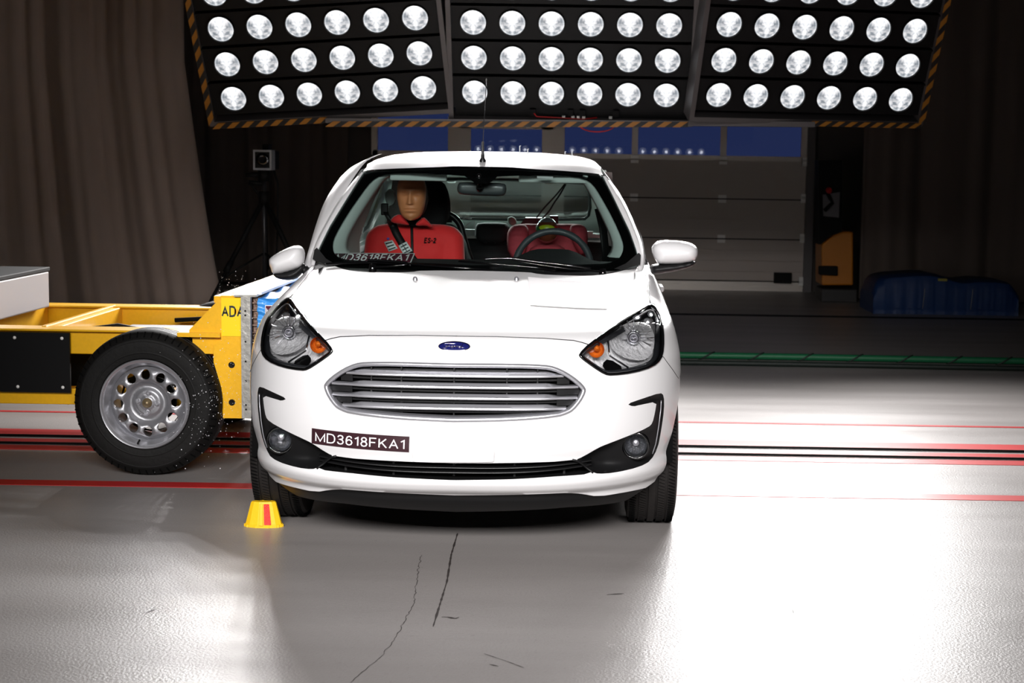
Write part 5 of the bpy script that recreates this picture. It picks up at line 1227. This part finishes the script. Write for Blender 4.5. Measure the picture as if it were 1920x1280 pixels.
# aluminium strip with holes, honeycomb, blue sheet
al = MB(); al.box(*tbox(-1.565, -1.522, 7.20, 7.235, .268, .822)); al.box(*tbox(-1.60, -1.50, 7.22, 8.76, .822, .832)); ao = al.build('perforated_strip', alu, tr)
mb = MB()
for z in (.76, .74, .62, .53, .44, .33, .31): mb.lathe([(.0005, -.001), (.0045, -.001)], 12, 'y', (-1.545 - TR[0], 7.20 - TR[1], z))
mb.build('hole', black_m, ao, smooth=None)
mb = MB(); mb.box(*tbox(-1.521, -1.50, 7.26, 8.76, .27, .815)); 
for k in range(16): mb.box(*tbox(-1.522, -1.498, 7.245, 7.26, .28 + k * .034, .286 + k * .034))
mb.build('honeycomb', honey, tr)
rows = []
rnd = random.Random(4)
for i in range(60):
    z = .32 + .495 * i / 59; x_out = -1.33 if z > .5 else -1.30
    r_ = []
    for x in np.linspace(-1.50, x_out, 12): r_.append((x - TR[0], 7.25 - TR[1] - .010 * math.sin(z * 170 + 2 * math.sin(x * 30)) + .006 * math.sin(x * 60 + z * 90), z))
    rows.append(r_)
mb = MB(); mb.grid(rows); bs = mb.build('crumpled_sheet', blue_sheet, tr, smooth=True)
mb = MB(); mb.grid([[(x - TR[0], y - TR[1], .818 + .008 * math.sin(y * 19 + x * 31)) for x in np.linspace(-1.5, -1.29, 10)] for y in np.linspace(7.25, 8.75, 40)]); mb.grid([[(-1.29 - TR[0], y - TR[1], z) for z in (.32, .6, .815)] for y in (7.25, 8.75)]); mb.build('sheet_front', blue_sheet, bs, smooth=True)
mb = MB(); mb.box(*tbox(-1.62, -1.485, 7.27, 8.74, .829, .84)); mb.build('top_flap', sign_white, bs)
p0_ = TW(497, 572, 7.225); p1_ = TW(497, 596, 7.225); wq = .22
mb = MB(); mb.box((p0_[0], p0_[1], p1_[2]), (p0_[0] + wq, p0_[1] + .003, p0_[2])); ns = mb.build('number_sign', sign_white, tr)
mb = MB(); mb.box((p0_[0] + .003, p0_[1] - .001, p1_[2] + .003), (p0_[0] + wq - .003, p0_[1], p0_[2] - .003)); mb.build('sign_field', maroon2, ns)
hh = (p0_[2] - p1_[2]); text_on('MD3618FKA1', lambda u, v: (p0_[0] + .006 + (wq * 1.0 - .012) * u, p0_[1] - .002, p1_[2] + hh * (.2 + .6 * v)), 'sign_text', sign_white, ns, bold=.01)
# far top yellow corner over the sheet
mb = MB(); q = [WP(x, y, 8.76) for x, y in [(478, 553), (503, 521), (530, 520), (552, 523), (552, 553)]]; mb.prism([T3(a) for a in q], (0, .02, 0)); mb.build('far_gusset', yellow, tr)
# wheels
def twheel(y, face):
    wl = empty('wheel', T3((-1.992, y, .334)), parent=tr)
    R_ = .334; prof = [(.195, -.105), (.21, -.118), (.25, -.125), (.295, -.118), (.315, -.10), (.326, -.085)]
    for g_ in (-.05, -.015, .02, .055): prof += [(.333, g_ - .004), (.326, g_ - .002), (.326, g_ + .004), (.333, g_ + .006)]
    prof += [(.326, .085), (.30, .11), (.25, .12), (.195, .105)]
    mb = MB(); mb.lathe(prof, 90, 'y'); mb.cm = 1
    for k in range(60):
        t = k * 2 * math.pi / 60
        a = Vector((math.cos(t) * .3265, -.087, math.sin(t) * .3265)); b = Vector((math.cos(t) * .303, -.1105, math.sin(t) * .303)); mb.bar(a, b, .007, .002, up=Vector((math.cos(t), -1, math.sin(t))))
    ty = mb.build('tyre', [rubber, darkvoid], wl, smooth=True, angle=30)
    mb = MB(); mb.lathe([(.232, -.1245), (.236, -.1262), (.240, -.1245)], 72, 'y'); mb.lathe([(.285, -.1215), (.289, -.1228), (.293, -.120)], 72, 'y'); mb.build('sidewall_ring', rubber, ty, smooth=True)
    # rim: barrel + pressed disc with 12 holes
    mb = MB(); mb.lathe([(.186, -.112), (.190, -.120), (.186, -.126), (.178, -.122), (.172, -.108), (.166, -.092), (.160, -.080), (.156, -.03), (.156, .10), (.18, .11)], 72, 'y'); rb = mb.build('rim_barrel', rim_light, wl, smooth=True, angle=50)
    def dy(r): return float(pchip([0, .028, .030, .050, .058, .066, .082, .09, .105, .122, .14, .155, .16], [-.075, -.075, -.066, -.066, -.060, -.052, -.056, -.072, -.086, -.088, -.080, -.062, -.058])(r))
    outer = [(.158 * math.cos(a), .158 * math.sin(a)) for a in np.linspace(0, 2 * math.pi, 97)[:-1]]
    holes = []
    for k in range(12):
        a = k * math.pi / 6 + .03; c = np.array([math.cos(a), math.sin(a)]); t = np.array([-c[1], c[0]]); hp = []
        for b in np.linspace(0, 2 * math.pi, 17)[:-1]:
            rr = .0205; ca, sa = math.cos(b), math.sin(b); hp.append(c * (.122 + rr * (1.05 * ca if ca > 0 else 1.1 * ca)) + t * rr * sa * (.88 if ca > 0 else .95) * (1 - .0 * ca))
        holes.append(np.array(hp))
    P, Tr, _ = cdt([np.array(outer)] + holes, gridpts(np.array(outer), .007), np.array(outer), holes, step=.008); P, Tr = compact(P, Tr)
    mb = MB(); hv = []
    D = np.full(len(P), 1e9)
    for h_ in holes: D = np.minimum(D, segdist(P[:, 0], P[:, 1], h_))
    mb.add([(p[0], dy(math.hypot(*p)) + .005 * math.exp(-(D[i] / .004) ** 1.5), p[1]) for i, p in enumerate(P)], Tr)
    for h_ in holes:
        k = len(h_); o_ = [(p[0], dy(math.hypot(*p)) + .005, p[1]) for p in h_]; mb.add(o_ + [(a[0], a[1] + .012, a[2]) for a in o_], [(i, (i + 1) % k, k + (i + 1) % k, k + i) for i in range(k)])
    mb.build('rim_disc', rim_m, wl, smooth=True)
    mb = MB()
    for a in (1.45, 3.02, 4.6, 6.17): mb.lathe([(.0005, -.012), (.005, -.012), (.0085, -.006), (.010, .0), (.013, .002)], 12, 'y', (.041 * math.cos(a), -.068, .041 * math.sin(a)))
    mb.build('wheel_bolt', rim_light, wl, smooth=True, angle=30)
    mb = MB(); mb.lathe([(.0005, -.092), (.010, -.091), (.012, -.086), (.018, -.084), (.021, -.078), (.0215, -.066)], 24, 'y'); mb.build('hub_cap', brass, wl, smooth=True)
    mb = MB(); mb.tube([(-.028, -.10, -.155), (-.030, -.125, -.166)], .004, 8); mb.build('valve', black_m, wl, smooth=True)
    mb = MB(); mb.lathe([(.13, -.01), (.13, .03)], 32, 'y'); mb.lathe([(.0005, .02), (.10, .02), (.10, .04)], 32, 'y'); mb.build('brake_disc', darkvoid, wl, smooth=True, angle=30)
    for ch in wl.children:
        if ch.name.split('.')[0] != 'tyre': ch.scale = (1.075, 1, 1.075)
    return wl
wn = twheel(7.265, -1)
def copy_under(o, parent, loc, rz):
    c = copy_tree(o, parent); c.location = loc; c.rotation_euler = (0, 0, rz); return c
copy_under(wn, tr, T3((-1.992, 8.735, .334)), math.pi)
mb = MB(); mb.tube([T3((-1.992, 7.3, .334)), T3((-1.992, 8.7, .334))], .03, 12); mb.build('axle', black_m, tr, smooth=True)
copy_under(wn, tr, T3((-4.99, 7.265, .334)), 0); copy_under(wn, tr, T3((-4.99, 8.735, .334)), math.pi)
mb = MB(); mb.box(*tbox(-5.3, -4.6, 7.42, 7.52, .525, .64)); mb.box(*tbox(-5.3, -4.6, 8.6, 8.7, .525, .64)); mb.tube([T3((-4.99, 7.3, .334)), T3((-4.99, 8.7, .334))], .03, 12); mb.build('rear_frame', yellow, tr)
# white cabinet on the trolley
ca = WP(35, 512, 8.0); cb_ = WP(35, 588, 8.0)
cab = tag(empty('equipment_cabinet', (ca[0], 8.0, .645)), 'white cabinet with a dark lid on the yellow trolley at the far left', 'cabinet')
mb = MB(); mb.box((-.9, -.35, 0), (0, .45, .19)); mb.build('body', cabinet_m, cab, bevel=.008)
mb = MB(); mb.box((-.91, -.36, .19), (.003, .46, .212)); mb.build('lid', black_m, cab, bevel=.004)
# debris: tiny white chips flying from the impact
rnd = random.Random(11); mb = MB()
for k in range(420):
    if k < 250: px, py = rnd.gauss(395, 32), rnd.gauss(735, 55); Y = 7.05 + rnd.random() * .1
    elif k < 330: px, py = rnd.uniform(405, 480), rnd.gauss(545, 22); Y = 7.6 + rnd.random() * .4
    elif k < 380: px, py = rnd.uniform(440, 476), rnd.uniform(580, 790); Y = 7.15
    else: px, py = rnd.gauss(395, 60), rnd.gauss(820, 30); Y = 6.9
    p = WP(px, py, Y); r_ = rnd.choice([.0012, .0016, .002, .003]); a = Vector([rnd.uniform(-1, 1) for _ in range(3)]).normalized() * r_; b = a.orthogonal().normalized() * r_
    if p[2] > .02 and p[0] < -1.42: p = Vector(p); mb.add([p + a, p + b, p - a, p - b, p + a.cross(b).normalized() * r_ * .7], [(0, 1, 2, 3), (0, 1, 4), (1, 2, 4), (2, 3, 4), (3, 0, 4)])
tag(mb.build('debris', chip_m), 'spray of tiny white chips flying beside the trolley wheel', 'debris', kind='stuff')

# ================================================================== THINGS ON THE FLOOR
# yellow marker block
c_b = GP(490, 984); bk = tag(empty('marker_block', (c_b[0] + .014, c_b[1] - .02, 0)), 'small yellow tapered block with a red reflector by the front tyre', 'marker block')
rows = []
def ring(z, wx, wy, n=12):
    out = []
    for k in range(n): t = 2 * math.pi * (k + .5) / n; out.append((wx * math.cos(t), wy * math.sin(t) , z))
    return out + out[:1]
mb = MB(); mb.grid([ring(0, .077, .07), ring(.012, .077, .07), ring(.012, .073, .066), ring(.096, .051, .047), ring(.101, .047, .043)]); mb.prism(ring(.101, .047, .043)[:-1], (0, 0, .0005))
for k in range(10):
    t = 2 * math.pi * k / 10; mb.box((.072 * math.cos(t) - .006, .066 * math.sin(t) - .006, 0), (.072 * math.cos(t) + .006, .066 * math.sin(t) + .006, .01))
mb.build('body', cone_y, bk, bevel=.002)
mb = MB(); mb.prism([(.012, -.071, .013), (.036, -.066, .013), (.026, -.040, .094), (.008, -.0455, .094)], (-.004, -.004, 0)); mb.build('reflector', cone_r, bk, bevel=.001)
mb = MB(); mb.prism([(-.012, -.080, .01), (.004, -.082, .01), (.001, -.053, .096), (-.010, -.052, .096)], (0, .015, 0)); mb.build('rib', cone_y, bk, bevel=.002)
for c_ in bk.children: c_.scale = (1, .5, 1)
# green hoses
for i, (py, zz_, m1, lab) in enumerate(((677, .03, green_h, 'bright green hose with dark spiral wrap lying across the floor'), (689, .022, dark_h, 'dark green hose lying in front of the bright green one'))):
    Y = GP(1500, py)[1]; mb = MB(); P_ = [(x, Y + .02 * math.sin(x * 1.3), zz_) for x in np.linspace(-7.5, 7.5, 90)]; mb.tube(P_, zz_ * .85, 10, m=0)
    h_ = mb.build('hose', m1, smooth=True); tag(h_, lab, 'hose', 'hoses across the floor')
    if i == 0:
        mb = MB()
        for k in range(40):
            x0 = -7.3 + k * .37; q = [(x0 + .12 * t, Y + .02 * math.sin(x0 * 1.3) - .026 * math.cos(t * 3.0 - 1.5 + .0), zz_ + .026 * math.sin(t * 3.0 - 1.5)) for t in np.linspace(0, 1, 8)]; mb.tube(q, .007, 6)
        mb.build('spiral_wrap', dark_h, h_, smooth=True)
# dark strip on the floor farther back
strip('trim_18', GP(1500, 594)[1], GP(1500, 591)[1], black_m, x0=-.5, x1=7.5)
# blue wrapped block
b0 = GP(1637, 588); b1 = GP(1900, 589)
bl_ = tag(empty('blue_block', (b0[0], b0[1], 0)), 'dark blue wrapped foam barrier block lying in front of the right curtain', 'barrier block')
L_ = b1[0] - b0[0]; n = 60; rows = []
hz_ = pchip([0, .02, .08, .2, .38, .5, .62, .75, .93, .99, 1], [.20, .30, .36, .385, .40, .37, .33, .345, .33, .24, .21])
for i in range(n + 1):
    u = i / n; x = u * L_; h = float(hz_(u)); w_ = .004 * math.sin(u * 150) + .003 * math.sin(u * 61)
    rows.append([(x, w_, 0), (x, w_, .05), (x, .012 + w_, .06), (x, .012 + w_, h * .72), (x, .05, h * .95), (x, .14, h), (x, .7, h), (x, .8, h * .8), (x, .8, 0)])
mb = MB(); mb.grid(rows); mb.add(rows[0], [tuple(range(9))]); mb.add(rows[-1], [tuple(range(9))]); mb.build('wrapped_block', tarp, bl_, smooth=True, angle=50)
mb = MB()
for u in (.345, .675): x = u * L_; mb.tube([(x - .012, -.012, .06), (x, -.012, .2), (x + .004, -.006, .26)], .008, 6, flat=.4)
mb.build('strap', grey_box, bl_, smooth=True)
x = .47 * L_; mb = MB(); mb.box((x - .04, .02, .335), (x + .05, .1, .36)); mb.build('label_tag', mat('tag_yellow', (150, 140, 60), .6), bl_)
# forklift behind the door edge
fx = WP(1546, 540, 17.2); fk = tag(empty('forklift', (fx[0], 17.2, 0)), 'yellow pallet truck half hidden between the door and the right curtain', 'pallet truck')
def FZ(px, py): q = WP(px, py, 17.2); return (q[0] - fx[0], 0, q[2])
mb = MB(); mb.prism([FZ(*q) for q in [(1541, 500), (1541, 458), (1565, 440), (1582, 434), (1600, 434), (1600, 535), (1541, 535)]], (0, .5, 0)); mb.build('body', fork_y, fk, bevel=.02)
mb = MB(); mb.prism([FZ(*q) for q in [(1534, 498), (1569, 498), (1569, 516), (1534, 514)]], (0, -.08, 0)); mb.build('bumper', black_m, fk, bevel=.01)
mb = MB(); mb.box((-.03, -.02, .0), (.35, .5, .14)); mb.build('base', mat('fork_grey', (46, 44, 44), .6), fk, bevel=.01)
mb = MB(); mb.prism([FZ(*q) for q in [(1543, 365), (1575, 360), (1573, 408), (1544, 405)]], (0, .03, 0)); mb.build('paper_sheet', mat('dim_paper', (110, 108, 112), .7), fk)
mb = MB(); mb.prism([FZ(*q) for q in [(1536, 300), (1580, 300), (1580, 440), (1560, 440), (1541, 458), (1536, 458)]], (0, .3, 0)); mb.v = [(a, b + .04, c) for a, b, c in mb.v]; mb.build('mast', black_m, fk)
mb = MB(); mb.tube([FZ(1548, 357), FZ(1556, 372), FZ(1560, 380), FZ(1545, 395)], .02, 8); mb.v = [(a, b - .03, c) for a, b, c in mb.v]; mb.build('handle', black_m, fk, smooth=True)
q = FZ(1553, 357); mb = MB(); mb.lathe([(.0005, -.06), (.03, -.055), (.035, -.04)], 14, 'y', q); mb.build('stop_button', red_m, fk, smooth=True)
# camera tripod on the left
Yt = 13.2; tc_ = WP(495, 360, Yt); f0 = WP(405, 545, Yt); base = (tc_[0], Yt, 0)
tp = tag(empty('camera_tripod', base), 'black camera tripod standing in front of the dark wall', 'tripod')
def TPt(px, py, dy=0.): q = WP(px, py, Yt + dy); return (q[0] - base[0], q[1] - base[1], q[2])
def ext(a, b):
    a, b = Vector(a), Vector(b); t = (a.z - .0) / (a.z - b.z); return tuple(a + (b - a) * t)
hub = TPt(495, 372)
for (px, py, dy) in ((405, 545, -.25), (556, 500, -.25), (500, 545, .45)):
    e = ext(hub, TPt(px, py, dy)); mb = MB(); a = Vector(hub); b = Vector(e); mb.tube([a, a.lerp(b, .5)], .022, 8); mb.tube([a.lerp(b, .48), b], .015, 8); mb.tube([a.lerp(b, .46), a.lerp(b, .54)], .028, 8); mb.tube([a.lerp(b, .76), a.lerp(b, .80)], .022, 8); mb.build('leg', black_m, tp, smooth=True)
    mb = MB(); mid = Vector((hub[0], 0, hub[2] * .60)); mb.tube([mid, a.lerp(b, .58)], .009, 6); mb.build('brace', black_m, tp, smooth=True)
mb = MB(); mb.tube([(hub[0], 0, hub[2] * .35), (hub[0], 0, hub[2] + .20)], .017, 10); mb.build('centre_column', mat('column_grey', (60, 60, 62), .35, metal=.5), tp, smooth=True)
mb = MB(); mb.tube([(hub[0], 0, hub[2] - .05), (hub[0], 0, hub[2] + .06)], .045, 10); mb.tube([(hub[0], 0, hub[2] + .14), (hub[0], 0, hub[2] + .26)], .05, 10); mb.tube([(hub[0], 0, hub[2] + .12), (hub[0] - .12, -.03, hub[2] + .13)], .02, 8); mb.tube([(hub[0] - .0, 0, hub[2] + .2), (hub[0] - .14, -.05, hub[2] + .19)], .018, 8); mb.tube([(hub[0] - .10, -.05, hub[2] + .12), (hub[0] - .02, 0, hub[2] + .0)], .012, 6); mb.build('tripod_head', black_m, tp, smooth=True)
cmz = TPt(501, 300)
cm = tag(empty('video_camera', (base[0] + cmz[0], Yt, cmz[2] - .085)), 'video camera with a square pale hood on top of the tripod', 'camera')
mb = MB(); w_ = .074; mb.grid([[(s * w_, y, .085 + t * w_ * 1.1) for s, t in ((-1, -1), (1, -1), (1, 1), (-1, 1), (-1, -1))] for y in (-.2, -.05)])
mb.grid([[(s * w_ * k, -.2, .085 + t * w_ * 1.1 * k) for s, t in ((-1, -1), (1, -1), (1, 1), (-1, 1), (-1, -1))] for k in (1, .80)]); mb.build('lens_hood', grey_box, cm)
mb = MB(); mb.box((-.07, -.19, .01), (.06, .2, .16)); mb.box((-.02, -.1, .16), (.03, .05, .215)); mb.build('body', black_m, cm, bevel=.006)
mb = MB(); mb.lathe([(.0005, -.197), (.03, -.196), (.05, -.2), (.055, -.19)], 20, 'y', (0, 0, .09)); mb.build('lens', gloss_black, cm, smooth=True)
mb = MB(); mb.tube([(.055, -.02, .02), (.085, 0, -.1), (.08, .02, -.4), (.06, .05, -.8), (.03, .1, -1.1), (-.05, .1, -cmz[2] + .09)], .008, 6); mb.build('cable', black_m, cm, smooth=True)
